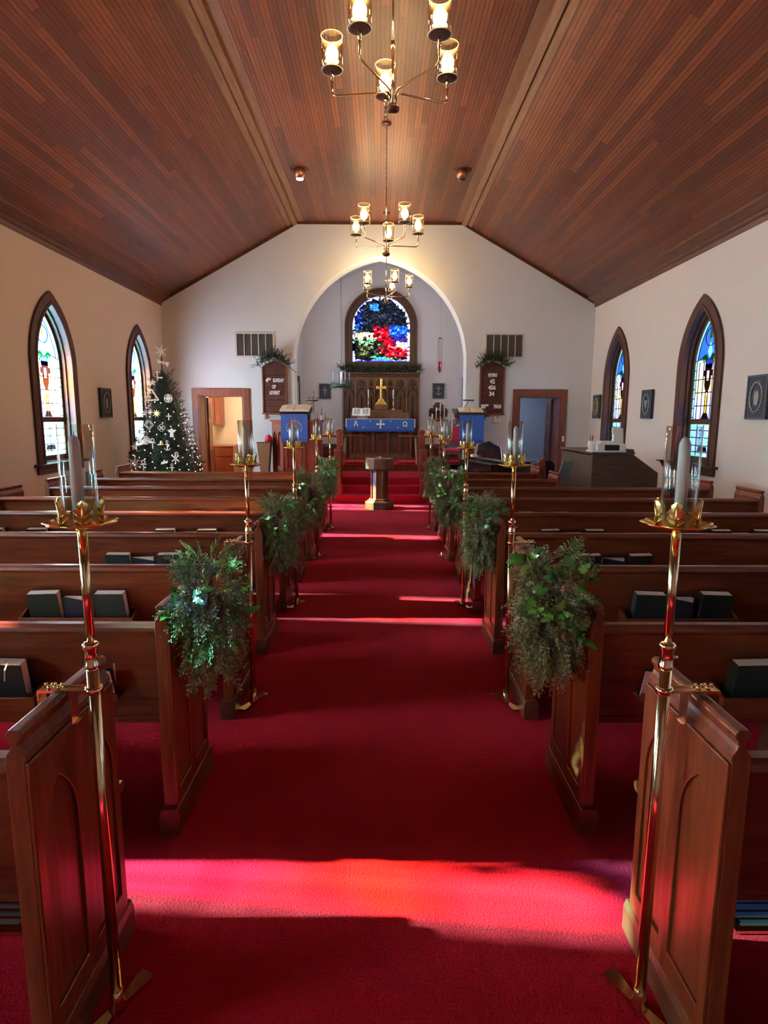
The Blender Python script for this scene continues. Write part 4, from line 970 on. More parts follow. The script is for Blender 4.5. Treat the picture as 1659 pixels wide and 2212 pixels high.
# --- baptismal font
def font_():
    r = thing('baptismal_font', 'octagonal wooden font with a lidded top at the end of the aisle', 'font', (-.015, 10.86, 0))
    def octo(R): return [(R * math.cos(PI / 8 + PI / 4 * k), R * math.sin(PI / 8 + PI / 4 * k)) for k in range(8)]
    b = MB(); b.prism(octo(.275), 0, .135, 'XY'); b.build('base', 'font_wood', r, bevel=.006)
    b = MB()
    for R, z0, z1 in ((.235, .13, .155), (.205, .15, .185)): b.prism(octo(R), z0, z1, 'XY')
    b.build('base_moulding', 'font_wood', r, bevel=.008)
    p = MB(); p.prism(octo(.148), .18, .70, 'XY')
    for k in range(8):
        a = PI / 8 + PI / 4 * k; p.lathe([(.018, .18), (.018, .70)], (.150 * math.cos(a), .150 * math.sin(a), 0), 8)
    p.build('pillar', 'font_wood', r, bevel=.004)
    p = MB()
    for R, z0, z1 in ((.175, .69, .705), (.205, .70, .722)): p.prism(octo(R), z0, z1, 'XY')
    p.build('collar_moulding', 'font_wood', r, bevel=.006)
    p = MB(); p.prism(octo(.268), .72, .905, 'XY'); p.build('bowl_case', 'font_wood', r, bevel=.005)
    l = MB(); l.prism(octo(.20), .905, .915, 'XY'); l.lathe([(.0001, .94), (.012, .935), (.016, .925), (.05, .918), (.09, .914), (.0001, .914)], (0, 0, 0), 20); l.build('lid', 'brass', r)
    c = MB(); c.prism([(.08, -.21), (.21, -.16), (.19, -.04), (.07, -.06)], .906, .912, 'XY'); tag(c.build('folded_towel', 'white_cloth', None, loc=(-.015, 10.86, .001)), 'small white folded towel on the font top', 'towel')
font_()

# --- stair rails with newel posts
def newel(mb, x, y, z0, z1, w_=.062):
    mb.box(x - w_, x + w_, y - w_, y + w_, z0, z1 - .05)
    mb.box(x - w_ * 1.25, x + w_ * 1.25, y - w_ * 1.25, y + w_ * 1.25, z1 - .05, z1 - .02); mb.box(x - w_ * .9, x + w_ * .9, y - w_ * .9, y + w_ * .9, z1 - .02, z1)
for s in (-1, 1):
    sd = 'left' if s < 0 else 'right'
    r = thing('stair_rail', 'red-brown newel posts with sloping handrail on the %s side of the chancel steps' % sd, 'handrail', (s * .82, 11.6, 0), 0, 'rails of the chancel steps')
    m = MB(); newel(m, 0, 0, 0, 1.03, .062); m.box(-.072, .072, -.072, .072, 0, .12); m.build('newel_post', 'red_wood', r, bevel=.005)
    m = MB(); newel(m, 0, .60, PZ, 1.38, .055); m.lathe([(.02, 1.26), (.06, 1.30), (.075, 1.34), (.05, 1.38), (.0001, 1.39)], (0, .60, 0), 16); m.build('newel_post', 'red_wood', r, bevel=.005)
    m = MB(); m.box(-.03, .03, 0, .60, .34, .98) ; m.build('side_panel', 'red_wood', r, bevel=.004)
    m = MB(); m.tube([(-s * .115, -.05, .735), (-s * .115, .62, 1.20)], .026, 10); 
    m.build('handrail', 'beam', r)
    m = MB()
    for t in (.10, .52): m.tube([(-s * .115, t, .735 + .465 * (t + .05) / .67 - .02), (-s * .03, t, .735 + .465 * (t + .05) / .67 - .05)], .008, 8)
    m.build('bracket', 'brass', r)
# --- communion rail and kneelers
for s in (-1, 1):
    sd = 'left' if s < 0 else 'right'
    x0, x1 = (-1.98, -.37) if s < 0 else (.40, 2.0)
    r = thing('communion_rail', 'dark wooden communion rail with slim balusters, %s of the altar gap' % sd, 'railing', (0, 13.95, AZ), 0, 'communion rails')
    m = MB(); m.box(x0, x1, -.05, .05, .595, .635); m.build('top_rail', 'red_wood', r, bevel=.008)
    m = MB(); m.box(x0, x1, -.025, .025, .03, .06); m.build('bottom_rail', 'red_wood', r, bevel=.004)
    n = 9
    for k in range(n):
        x = x0 + .03 + (x1 - x0 - .06) * k / (n - 1); m = MB(); m.box(x - .014, x + .014, -.014, .014, 0, .60); m.build('baluster', 'red_wood', r)
    m = MB(); m.box(x0, x1, 13.60, 13.84, AZ, AZ + .075); tag(m.build('kneeler_cushion', 'red_cloth', bevel=.02), 'long red kneeling cushion in front of the %s communion rail' % sd, 'cushion', 'kneeling cushions')
# --- altar, reredos
def altar():
    r = thing('altar_table', 'carved dark oak altar with panelled front', 'altar', (0, 0, AZ))
    m = MB(); m.box(-.74, .74, 15.05, 15.62, 0, .93); m.build('body', 'dark_wood', r, bevel=.005)
    m = MB(); m.box(-.82, .82, 14.98, 15.68, .93, .99); m.build('altar_top', 'dark_wood', r, bevel=.006)
    m = MB(); m.box(-.78, .78, 15.0, 15.64, 0, .10); m.build('plinth', 'font_wood', r, bevel=.006)
    m = MB()
    xs = [-.74, -.47, -.18, .18, .47, .74]
    for x in xs: m.box(x - .022, x + .022, 15.015, 15.05, .10, .93)
    for a, b in zip(xs[:-1], xs[1:]):
        w_ = (b - a) / 2 - .022; m.prism([(a + .02, .10), (b - .02, .10), (b - .02, .80), (a + .02, .80)], 15.03, 15.05, 'XZ', holes=[[((a + b) / 2 + q * w_ * .98, z) for q, z in ((-1, .16), (1, .16), (1, .60), (.7, .70), (0, .76), (-.7, .70), (-1, .60))]])
    m.build('front_tracery', 'font_wood', r)
    m = MB(); add_text(m, 'IHS', .02, 15.02, .60, .17, depth=.012); add_text(m, 'Ω', .49, 15.02, .60, .17, depth=.012); add_text(m, 'Α', -.47, 15.02, .60, .17, depth=.012)
    m.build('carved_letters', 'font_wood', r)
    # frontlet
    f = thing('altar_frontlet', 'blue superfrontal with white cross, Alpha and Omega hanging over the altar edge', 'altar cloth', (0, 0, AZ))
    m = MB(); m.box(-.825, .825, 14.962, 14.972, .70, 1.0); m.box(-.825, .825, 14.962, 15.30, .99, 1.0); m.build('cloth', 'blue', f, bevel=.003)
    m = MB(); m.box(-.825, .825, 14.955, 14.966, .70, .755); m.build('fringe', simple('deep_blue_fringe', (.02, .07, .34), .8, var=.25, scale=200), f)
    m = MB(); add_text(m, 'Α', -.60, 14.955, .875, .16, depth=.004, bold=.003); m.box(-.64, -.56, 14.952, 14.958, .945, .953); add_text(m, 'Ω', .60, 14.955, .875, .16, depth=.004, bold=.003)
    m.prism([(-.02, .775), (.02, .775), (.014, .865), (.10, .855), (.10, .905), (.014, .892), (.018, .975), (-.018, .975), (-.014, .892), (-.10, .905), (-.10, .855), (-.014, .865)], 14.954, 14.962, 'XZ')
    m.tube([(.015 + .03 * math.cos(t), 14.956, .945 + .025 * math.sin(t)) for t in [2 * PI * k / 12 for k in range(13)]], .006, 5)
    for x, z in ((-.25, .95), (.25, .95), (-.42, .80), (.43, .80)):
        m.prism([(x + (.025 if k % 2 == 0 else .008) * math.cos(PI * k / 4), z + (.025 if k % 2 == 0 else .008) * math.sin(PI * k / 4)) for k in range(8)], 14.955, 14.962, 'XZ')
    m.build('embroidery', 'white_cloth', f)
    m = MB(); m.box(-.85, -.828, 14.98, 15.62, .80, 1.004); m.box(.828, .85, 14.98, 15.62, .80, 1.004); m.box(-.85, .85, 14.985, 15.66, 1.0, 1.006); tag(m.build('altar_linen', 'white_cloth', None, loc=(0, 0, AZ), bevel=.002), 'white linen cloth lying over the altar top', 'altar cloth')
    # gradine
    g = thing('altar_shelf', 'stepped oak shelf with carved words behind the altar', 'shelf', (0, 0, AZ))
    m = MB(); m.box(-.78, .74, 15.70, 16.0, .95, 1.17); m.box(-.55, .57, 15.74, 16.0, 1.17, 1.235); m.box(-.14, .17, 15.72, 15.98, 1.235, 1.37); m.box(-.8, .8, 15.70, 15.95, 0, .95)
    m.build('shelf_body', 'font_wood', g, bevel=.005)
    m = MB()
    for x, w_ in ((-.42, 'HOLY'), (.08, 'HOLY'), (.52, 'HOLY')): add_text(m, w_, x, 15.692, 1.085, .115, depth=.008)
    m.build('carved_letters', 'beam', g)
    # reredos
    q = thing('reredos', 'tall dark oak reredos panel carved with gothic arches under the window', 'altar screen', (0, 0, AZ))
    m = MB(); m.box(-.97, .99, 16.05, 16.24, 0, 2.13); m.build('panel_back', 'dark_wood', q, bevel=.004)
    m = MB(); m.box(-1.0, 1.02, 15.93, 16.25, 2.13, 2.19); m.box(-.985, 1.005, 15.98, 16.25, 2.08, 2.13); m.build('top_shelf', 'dark_wood', q, bevel=.008)
    m = MB(); xs = [-.97, -.65, -.33, -.155, .175, .35, .67, .99]
    for x in xs: m.box(x - .022, x + .022, 16.02, 16.05, 0, 2.08)
    for a, b in zip(xs[:-1], xs[1:]):
        c_ = (a + b) / 2; w_ = (b - a) / 2
        m.prism([(a, 1.80), (b, 1.80), (b, 2.08), (a, 2.08)], 16.03, 16.05, 'XZ', holes=[[(c_ + (w_ - .03) * math.cos(PI * k / 10) , 1.805 + .22 * math.sin(PI * k / 10) ** .8) for k in range(11)]])
        for zz in (.0, .0):
            m.tube([(c_ - w_ + .02, 16.04, 1.55), (c_ - w_ * .5, 16.035, 1.72), (c_, 16.035, 1.80), (c_ + w_ * .5, 16.035, 1.72), (c_ + w_ - .02, 16.04, 1.55)], .010, 5)
            m.tube([(c_, 16.04, 1.0), (c_, 16.04, 1.60)], .010, 5)
            m.tube([(c_ + w_ * .35 * math.cos(t), 16.035, 1.90 + w_ * .35 * math.sin(t)) for t in [2 * PI * k / 10 for k in range(11)]], .007, 5)
    m.build('tracery', 'font_wood', q)
altar()
rg = random.Random(9)
def fir_garland(name, label, pts, n, L, loc=(0, 0, 0), w=.012, spread=1.0):
    m = MB()
    for k in range(n):
        t = rg.random() * (len(pts) - 1); i = min(int(t), len(pts) - 2); p = Vector(pts[i]).lerp(Vector(pts[i + 1]), t - i)
        p = p + Vector((rg.uniform(-.03, .03), rg.uniform(-.03, .02), rg.uniform(-.04, .04)))
        d = Vector((rg.uniform(-1, 1), rg.uniform(-1, -.05), rg.uniform(-.5, 1))) * spread
        needle_branch(m, p, d, L * rg.uniform(.6, 1.2), rg, w, bark=1, nw=.0065)
    o = m.build(name, ['fir', 'bark'], None, loc=loc, recalc=False); return tag(o, label, 'garland')
fir_garland('fir_garland', 'long fir garland lying on the shelf below the stained glass window', [(-1.02, 16.02, 2.86), (0, 16.0, 2.86), (1.04, 16.02, 2.86)], 620, .17, w=.017)
fir_garland('fir_garland', 'fir sprays over the top of the left notice board', [(-2.48, 12.60, 2.66), (-2.33, 12.60, 2.80), (-2.16, 12.60, 2.86), (-2.0, 12.60, 2.80), (-1.86, 12.60, 2.66)], 150, .21, w=.013)
fir_garland('fir_garland', 'thick fir sprays over the top of the right hymn board', [(1.98, 12.60, 2.66), (2.12, 12.60, 2.78), (2.28, 12.60, 2.84), (2.43, 12.60, 2.78), (2.58, 12.60, 2.66)], 190, .18, w=.013)

def brass_cross():
    r = thing('altar_cross', 'polished brass cross standing on the altar shelf', 'cross', (.015, 15.85, AZ + 1.37))
    m = MB(); m.prism([(-.14, 0), (.14, 0), (.14, .035), (.11, .04), (.10, .075), (.075, .08), (.06, .13), (.03, .16), (-.03, .16), (-.06, .13), (-.075, .08), (-.10, .075), (-.11, .04), (-.14, .035)], -.05, .05, 'XZ'); m.build('base', 'gold', r, bevel=.004)
    m = MB(); m.prism([(-.026, .14), (.026, .14), (.026, .40), (.115, .39), (.125, .425), (.125, .43), (.115, .47), (.026, .455), (.028, .62), (.018, .655), (-.018, .655), (-.028, .62), (-.026, .455), (-.115, .47), (-.125, .43), (-.115, .39), (-.026, .40)], -.012, .012, 'XZ'); m.build('cross', 'gold', r, bevel=.005)
brass_cross()
cs = None
for x, lab in ((-.31, 'brass candlestick with white candle on the altar shelf, beside the open book'), (.325, 'brass candlestick with white candle on the altar shelf, away from the book')):
    if cs is None:
        cs = thing('candlestick', lab, 'candlestick', (x, 15.82, AZ + 1.235), 0, 'altar candlesticks')
        m = MB(); m.lathe([(.0001, 0), (.075, 0), (.07, .02), (.045, .045), (.012, .065), (.009, .25), (.013, .27), (.022, .285), (.0001, .29)], (0, 0, 0), 20); m.build('holder', 'brass', cs)
        m = MB(); m.lathe([(.0001, .28), (.015, .28), (.015, .50), (.004, .515), (.0001, .52)], (0, 0, 0), 14); m.build('candle', 'white_wax', cs); index_kids(cs)
    else: dup(cs, lab, (x, 15.82, AZ + 1.235))
r = thing('missal_stand', 'small stand under the open book on the altar', 'book stand', (-.48, 15.2, AZ + 1.006))
m = MB(); m.box(-.10, .12, 0, .03, 0, .10); m.box(.13, .16, -.05, .15, 0, .09); m.prism([(-.08, .07), (.20, .24), (.20, .25), (-.08, .08)], -.18, .20, 'YZ'); m.build('rest', 'steel', r)
m = MB(); T = Matrix.Rotation(math.radians(32), 4, 'X')
for s in (-1, 1): m.prism([(0, .0), (s * .22, .012), (s * .22, .03), (s * .10, .04), (0, .022)], -.14, .19, 'XZ', T=T)
o = m.build('open_missal', 'white_page', None, loc=(-.48, 15.24, AZ + 1.145)); tag(o, 'open book with white pages on the altar', 'book')
m2 = MB()
for s in (-1, 1):
    for k in range(9): m2.box(s * .04, s * .18, -.10 + k * .028, -.088 + k * .028, .0405, .0410, T=T)
m2.build('print', 'grey', o)

# --- chancel plaques, crosses, sanctuary lamp, wreath
def plaque(loc, rz, w_, h_, label, motif, gold=False, rot=0):
    r = thing('wall_plaque', label, 'plaque', loc, rz, 'blue-grey symbol plaques on the walls')
    m = MB(); m.box(-w_ / 2, w_ / 2, -.05, 0, -h_ / 2, h_ / 2); m.build('board', 'plaque', r, bevel=.006)
    m = MB(); m.prism([(-w_ / 2, -h_ / 2), (w_ / 2, -h_ / 2), (w_ / 2, h_ / 2), (-w_ / 2, h_ / 2)], -.056, -.045, 'XZ', holes=[[(-w_ / 2 + .02, -h_ / 2 + .02), (w_ / 2 - .02, -h_ / 2 + .02), (w_ / 2 - .02, h_ / 2 - .02), (-w_ / 2 + .02, h_ / 2 - .02)]]); m.build('frame', 'plaque_edge', r)
    m = MB(); y = -.055
    if motif == 'cross':
        m.box(-.012, .012, y, -.045, -.13, .12); m.box(-.07, .07, y, -.045, .02, .04)
        for s in (-1, 1): m.tube([(s * .03, y, .0), (s * .075, y, -.07), (s * .06, y, -.11)], .008, 5)
    elif motif == 'anchor':
        m.box(-.012, .012, y, -.045, -.11, .13); m.box(-.07, .07, y, -.045, .05, .07); m.tube([(.07 * math.sin(t), y, -.04 - .07 * math.cos(t)) for t in [-1.5 + 3 * k / 8 for k in range(9)]], .010, 5)
    else:
        rx, rz_ = w_ * .30, h_ * .33
        m.tube([(rx * math.cos(t), y, rz_ * math.sin(t)) for t in [2 * PI * k / 24 for k in range(25)]], .010, 6, cap=False)
        for k in range(20): t = 2 * PI * k / 20; m.ball((rx * 1.18 * math.cos(t), y + .004, rz_ * 1.14 * math.sin(t)), .009, 6, 4)
        if motif == 'shell': 
            for k in range(5): m.tube([(0, y, -.08), ((k - 2) * .026, y, .06)], [.004, .010], 5)
        elif motif == 'hand': m.prism([(-.03, -.09), (.03, -.09), (.045, .01), (.02, .09), (0, .04), (-.02, .09), (-.045, 0)], y, -.045, 'XZ')
        elif motif == 'key': m.tube([(0, y, -.09), (0, y, .05)], .012, 6); m.tube([(.03 * math.cos(t), y, .075 + .025 * math.sin(t)) for t in [2 * PI * k / 10 for k in range(11)]], .008, 5)
        else: m.prism([(-.03, -.10), (.04, -.10), (.045, .10), (-.03, .10), (.01, .06), (.01, -.06)], y, -.045, 'XZ')
    m.build('relief', 'relief_gold' if gold else 'relief', r)
plaque((-1.465, CYB, 2.30), 0, .30, .39, 'plaque with a white fleur cross, left of the altar screen', 'cross')
plaque((1.526, CYB, 2.32), 0, .31, .39, 'plaque with a white anchor cross, right of the altar screen', 'anchor')
plaque((XL, 9.86, 1.84), PI / 2, .36, .46, 'plaque on the left wall between the two windows', 'hand')
plaque((XR, 12.24, 1.85), -PI / 2, .34, .46, 'plaque with a golden motif by the right corner behind the organ', 'crescent', True)
plaque((XR, 9.93, 1.85), -PI / 2, .36, .46, 'plaque on the right wall between the two windows', 'shell')
plaque((XR, 7.02, 1.87), -PI / 2, .38, .50, 'largest plaque on the right wall, cut off by the picture edge', 'hand')
r = thing('processional_cross', 'dark wooden processional cross on a tall staff left of the altar', 'cross', (-1.58, 14.5, AZ))
m = MB(); m.tube([(0, 0, .05), (0, 0, 1.30)], .014, 10); m.lathe([(.0001, 0), (.16, 0), (.15, .03), (.03, .07), (.02, .09)], (0, 0, 0), 18); m.build('staff', 'dark_wood', r)
m = MB(); m.box(-.018, .018, -.012, .012, 1.30, 1.62); m.box(-.10, .10, -.012, .012, 1.48, 1.51)
for x, z in ((-.105, 1.495), (.105, 1.495), (0, 1.63)): m.ball((x, 0, z), .027, 8, 6)
m.build('cross', 'dark_wood', r, bevel=.002)
r = thing('sanctuary_lamp', 'hanging sanctuary lamp with a ruby glass', 'lamp', (1.38, 14.5, 2.66), 0)
m = MB(); m.tube([(0, 0, .80), (0, 0, 2.27)], .005, 6); m.build('wire', 'grey', r)
m = MB(); m.lathe([(.0001, .80), (.05, .785), (.052, .775), (.0001, .775)], (0, 0, 0), 16)
for k in range(3): a = 2 * PI * k / 3 + .4; m.tube([(.048 * math.cos(a), .048 * math.sin(a), .78), (.048 * math.cos(a), .048 * math.sin(a), .12)], .005, 5)
m.lathe([(.0001, -.02), (.01, 0), (.02, .03), (.045, .05), (.05, .08), (.03, .09), (.0001, .09)], (0, 0, 0), 16); m.build('lamp_frame', 'bronze', r)
m = MB(); m.lathe([(.0001, .09), (.032, .09), (.042, .16), (.042, .25), (.0001, .25)], (0, 0, 0), 18); m.build('ruby_glass', 'ruby', r)
def wreath():
    r = thing('advent_wreath', 'hanging advent wreath with blue candles left of the altar screen', 'wreath', (-.90, 14.3, 2.35)); rnd = random.Random(2)
    m = MB()
    for k in range(150):
        a = rnd.uniform(0, 2 * PI); p = Vector((.22 * math.cos(a), .22 * math.sin(a), rnd.uniform(-.03, .03))); d = Vector((math.cos(a) * rnd.uniform(-.5, 1) + rnd.uniform(-.6, .6), math.sin(a) * rnd.uniform(-.5, 1) + rnd.uniform(-.6, .6), rnd.uniform(-.7, .9))); needle_branch(m, p, d, rnd.uniform(.06, .12), rnd, .014, n=10)
    m.build('fir_ring', 'fir', r, recalc=False)
    m = MB(); m.tube([(.22 * math.cos(t), .22 * math.sin(t), -.01) for t in [2 * PI * k / 20 for k in range(21)]], .035, 6, cap=False); m.build('ring_core', 'fir', r)
    for k in range(4):
        a = PI / 2 * k + .5; m = MB(); m.lathe([(.0001, 0), (.014, 0), (.013, .26), (.004, .275), (.0001, .28)], (.20 * math.cos(a), .20 * math.sin(a), .02), 10); m.build('blue_candle', 'blue_wax', r)
    m = MB(); m.lathe([(.0001, 0), (.028, 0), (.028, .26), (.005, .27), (.0001, .27)], (0, 0, .04), 14); m.lathe([(.0001, -.02), (.06, -.01), (.06, .04), (.0001, .04)], (0, 0, 0), 12); m.build('white_candle', 'white_wax', r)
    m = MB()
    for k in range(3): a = 2 * PI * k / 3 + .3; m.tube([(.21 * math.cos(a), .21 * math.sin(a), .02), (0, 0, .62)], .003, 4)
    m.tube([(0, 0, .60), (0, 0, 2.79)], .005, 5); m.build('hanging_cords', 'plaque_edge', r)
wreath()
# --- seven branch candelabra
def candelabrum():
    r = thing('floor_candelabrum', '', 'candelabrum', group='seven branch candelabra of the chancel')
    m = MB(); m.tube([(0, 0, .05), (0, 0, 1.22)], .011, 10); m.lathe([(.0001, 0), (.15, 0), (.14, .02), (.04, .06), (.02, .10), (.011, .12)], (0, 0, 0), 20)
    for z in (.45, .80, 1.0): m.ball((0, 0, z), .022, 10, 6)
    m.build('pole', 'rose_brass', r)
    m = MB()
    for k in range(4): a = PI / 2 * k; m.tube([(.01 * math.cos(a), .01 * math.sin(a), .50), (.05 * math.cos(a), .05 * math.sin(a), .58), (.06 * math.cos(a), .06 * math.sin(a), .68), (.01 * math.cos(a), .01 * math.sin(a), .78)], .005, 5)
    m.build('scroll_ornament', 'brass', r)
    pos = [(0, 1.25), (-.085, 1.15), (.085, 1.15), (-.17, 1.02), (.17, 1.02), (-.255, .88), (.255, .88)]
    for x, z in pos:
        if x:
            m = MB(); m.tube([(0, 0, z - .32), (x * .4, 0, z - .30), (x * .85, 0, z - .20), (x, 0, z - .08), (x, 0, z)], .0065, 6); m.tube([(x * .85, 0, z - .2), (x * .7, 0, z - .14), (x * .8, 0, z - .11)], .004, 5); m.build('arm', 'rose_brass', r)
        m = MB(); m.lathe([(.0001, -.02), (.012, -.02), (.024, 0), (.026, .01), (.0001, .01)], (x, 0, z), 12); m.build('cup', 'brass', r)
        m = MB(); m.lathe([(.0001, 0), (.0115, 0), (.0115, .225), (.003, .24), (.0001, .242)], (x, 0, z + .01), 10); m.build('candle', 'white_wax', r)
    return r
cd = candelabrum(); index_kids(cd); cd.location = (-1.25, 13.05, PZ); cd['label'] = 'seven branch candelabrum with white candles between pulpit and steps'; cd.rotation_euler = (0, 0, .1)
dup(cd, 'seven branch candelabrum with white candles between steps and lectern', (1.27, 13.05, PZ), -.1)
# --- carved wall bracket and chair in the chancel
r = thing('carved_wall_bracket', 'scrolled dark wooden wall bracket right of the altar screen', 'wall bracket', (1.53, CYB, 1.52))
m = MB(); m.prism([(-.05, 0), (.05, 0), (.14, .10), (.24, .14), (.25, .30), (.20, .36), (.15, .34), (.12, .38), (.15, .42), (.11, .43), (.07, .50), (-.07, .50), (-.11, .43), (-.15, .42), (-.12, .38), (-.15, .34), (-.20, .36), (-.25, .30), (-.24, .14), (-.14, .10)], -.04, 0, 'XZ'); m.build('back_board', 'window_wood', r, bevel=.006)
m = MB(); m.box(-.18, .18, -.22, -.03, .26, .285); m.prism([(-.18, .26), (-.03, .26), (-.03, .08)], -.015, .015, 'YZ'); m.build('bracket_shelf', 'window_wood', r, bevel=.004)
m = MB(); m.lathe([(.0001, 0), (.05, 0), (.055, .04), (.03, .05), (.0001, .05)], (0, -.12, .285), 14); tag(m.build('silver_bowl', 'steel', None, loc=(1.53, CYB, 1.52)), 'little silver bowl on the carved wall bracket', 'bowl')
def bishop_chair():
    r = thing('chancel_chair', 'carved wooden armchair with red seat between the right rail and the lectern', 'chair', (1.62, 13.35, PZ), -.5)
    m = MB(); m.box(-.26, .26, -.24, .24, .40, .45); m.build('seat_frame', 'dark_wood', r, bevel=.004)
    m = MB(); m.box(-.23, .23, -.22, .22, .45, .52); m.build('seat_cushion', 'red_cloth', r, bevel=.02)
    for x in (-.24, .24):
        for y in (-.22, .22): m = MB(); m.box(x - .025, x + .025, y - .025, y + .025, 0, .40 if y < 0 else .45); m.build('leg', 'dark_wood', r, bevel=.004)
        m = MB(); m.tube([(x, -.22, .42), (x, -.22, .68), (x, -.18, .72), (x, .20, .74)], .022, 8); m.build('arm', 'dark_wood', r)
    m = MB(); m.prism([(-.26, .45), (.26, .45), (.26, 1.05), (.20, 1.12), (.08, 1.15), (0, 1.22), (-.08, 1.15), (-.20, 1.12), (-.26, 1.05)], .20, .25, 'XZ', holes=[[(-.14, .62), (.14, .62), (.14, .98), (0, 1.06), (-.14, .98)]]); m.build('backrest', 'dark_wood', r, bevel=.006)
    m = MB(); m.box(-.15, .15, .205, .235, .60, 1.0); m.build('back_pad', 'red_cloth', r, bevel=.01)
bishop_chair()

# --- pulpit
def pulpit():
    r = thing('pulpit', 'large panelled red-brown pulpit left of the chancel steps', 'pulpit', (-1.66, 12.42, PZ))
    P = [(-.52, .22), (-.52, -.02), (-.26, -.30), (.46, -.30), (.46, .22)]
    m = MB(); m.prism(P, .10, 1.08, 'XY'); m.build('body', 'red_wood', r, bevel=.005)
    m = MB(); m.prism([(x * 1.03 + (.0), y * 1.05) for x, y in P], 0, .11, 'XY'); m.build('plinth', 'red_wood', r, bevel=.008)
    m = MB()
    for i, (o_, z0, z1) in enumerate(((1.02, 1.05, 1.08), (1.06, 1.08, 1.105), (1.12, 1.105, 1.13))): m.prism([(x * o_, y * o_) for x, y in P], z0, z1, 'XY')
    m.build('top_ledge', 'red_wood', r, bevel=.004)
    m = MB()                                    # panel frames on front
    for a, b in ((-.24, .10), (.12, .44)):
        m.prism([(a, .12), (b, .12), (b, 1.05), (a, 1.05)], -.318, -.30, 'XZ', holes=[[(a + .05, .18), (b - .05, .18), (b - .05, .98), (a + .05, .98)]])
    m.build('front_panels', 'red_wood', r, bevel=.003)
    # angled face with twin gothic tracery
    p0 = Vector((-.52, -.02, 0)); p1 = Vector((-.26, -.30, 0)); L = (p1 - p0).length; ang = math.atan2(p1.y - p0.y, p1.x - p0.x)
    T = Matrix.Translation(p0) @ Matrix.Rotation(ang, 4, 'Z')
    m = MB(); m.prism([(0, .12), (L, .12), (L, 1.05), (0, 1.05)], -.022, 0, 'XZ', holes=[lancet(.062, .22, .80, .05, 8, L * .27), lancet(.062, .22, .80, .05, 8, L * .73)], T=T)
    for c_ in (.27, .73): m.tube([(L * c_ + .028 * math.cos(t), -.01, .84 + .028 * math.sin(t)) for t in [2 * PI * k / 10 for k in range(11)]], .008, 5, T=T); 
    m.build('gothic_panel', 'door_wood', r, bevel=.003)
    d = MB(); d.prism([(-.36, 1.22), (.10, 1.33), (.10, 1.36), (-.36, 1.25)], -.32, .28, 'YZ'); d.box(-.28, .24, -.10, .06, 1.12, 1.24); d.build('book_rest', 'dark_wood', r, bevel=.005)
    f = thing('pulpit_fall', 'blue pulpit cloth with a ring of white stars and a lily', 'antependium', (-1.66, 12.42, PZ))
    m = MB(); m.box(-.295, .225, -.372, -.366, .72, 1.24); m.build('cloth', 'blue', f); m = MB(); m.box(-.295, .225, -.376, -.368, .70, .77); m.build('fringe', 'deep_blue_fringe' if 'deep_blue_fringe' in M else 'blue', f)
    m = MB(); c_ = (-.035, .98)
    for k in range(9):
        t = math.radians(-30 + 240 * k / 8); m.prism([(c_[0] + .15 * math.cos(t) + (.016 if q % 2 == 0 else .007) * math.cos(PI * q / 4), c_[1] + .13 * math.sin(t) + (.016 if q % 2 == 0 else .007) * math.sin(PI * q / 4)) for q in range(8)], -.378, -.372, 'XZ')
    m.tube([(c_[0] + .15 * math.cos(t), -.373, c_[1] + .13 * math.sin(t)) for t in [math.radians(-30 + 240 * k / 20) for k in range(21)]], .003, 4)
    m.build('stars', 'white_cloth', f)
    m = MB()
    for a in (-50, -25, 0, 25, 50): a = math.radians(a); m.prism([(c_[0] - .012, c_[1]), (c_[0] + .012, c_[1]), (c_[0] + .085 * math.sin(a) + .004, c_[1] + .085 * math.cos(a)), (c_[0] + .085 * math.sin(a) - .004, c_[1] + .085 * math.cos(a))], -.378, -.372, 'XZ')
    m.build('lily', 'gold_cushion', f)
    b = thing('open_bible', 'large open book with cream pages lying on the pulpit rest', 'book', (-1.695, 12.30, PZ + 1.345))
    T = Matrix.Rotation(math.radians(14), 4, 'X'); m = MB()
    for s in (-1, 1): m.prism([(0, .0), (s * .29, .0), (s * .29, .035), (s * .16, .055), (s * .03, .045), (0, .02)], -.22, .18, 'XZ', T=T)
    m.build('pages', 'page', b); m = MB(); m.box(-.32, .32, -.235, .19, -.012, 0, T=T); m.build('cover', 'black', b)
    l = thing('reading_lamp', 'thin gooseneck lamp bar above the pulpit book', 'lamp', (-1.40, 12.5, PZ + 1.36))
    m = MB(); m.tube([(-.10, 0, -.02), (-.06, 0, .06), (.03, 0, .12), (.10, 0, .155)], .006, 6); m.build('gooseneck', 'bronze', l); m = MB(); m.tube([(-.14, 0, .16), (.14, 0, .16)], .012, 8); m.build('lamp_bar', 'bronze', l)
M['deep_blue_fringe'] = bpy.data.materials['deep_blue_fringe']
pulpit()
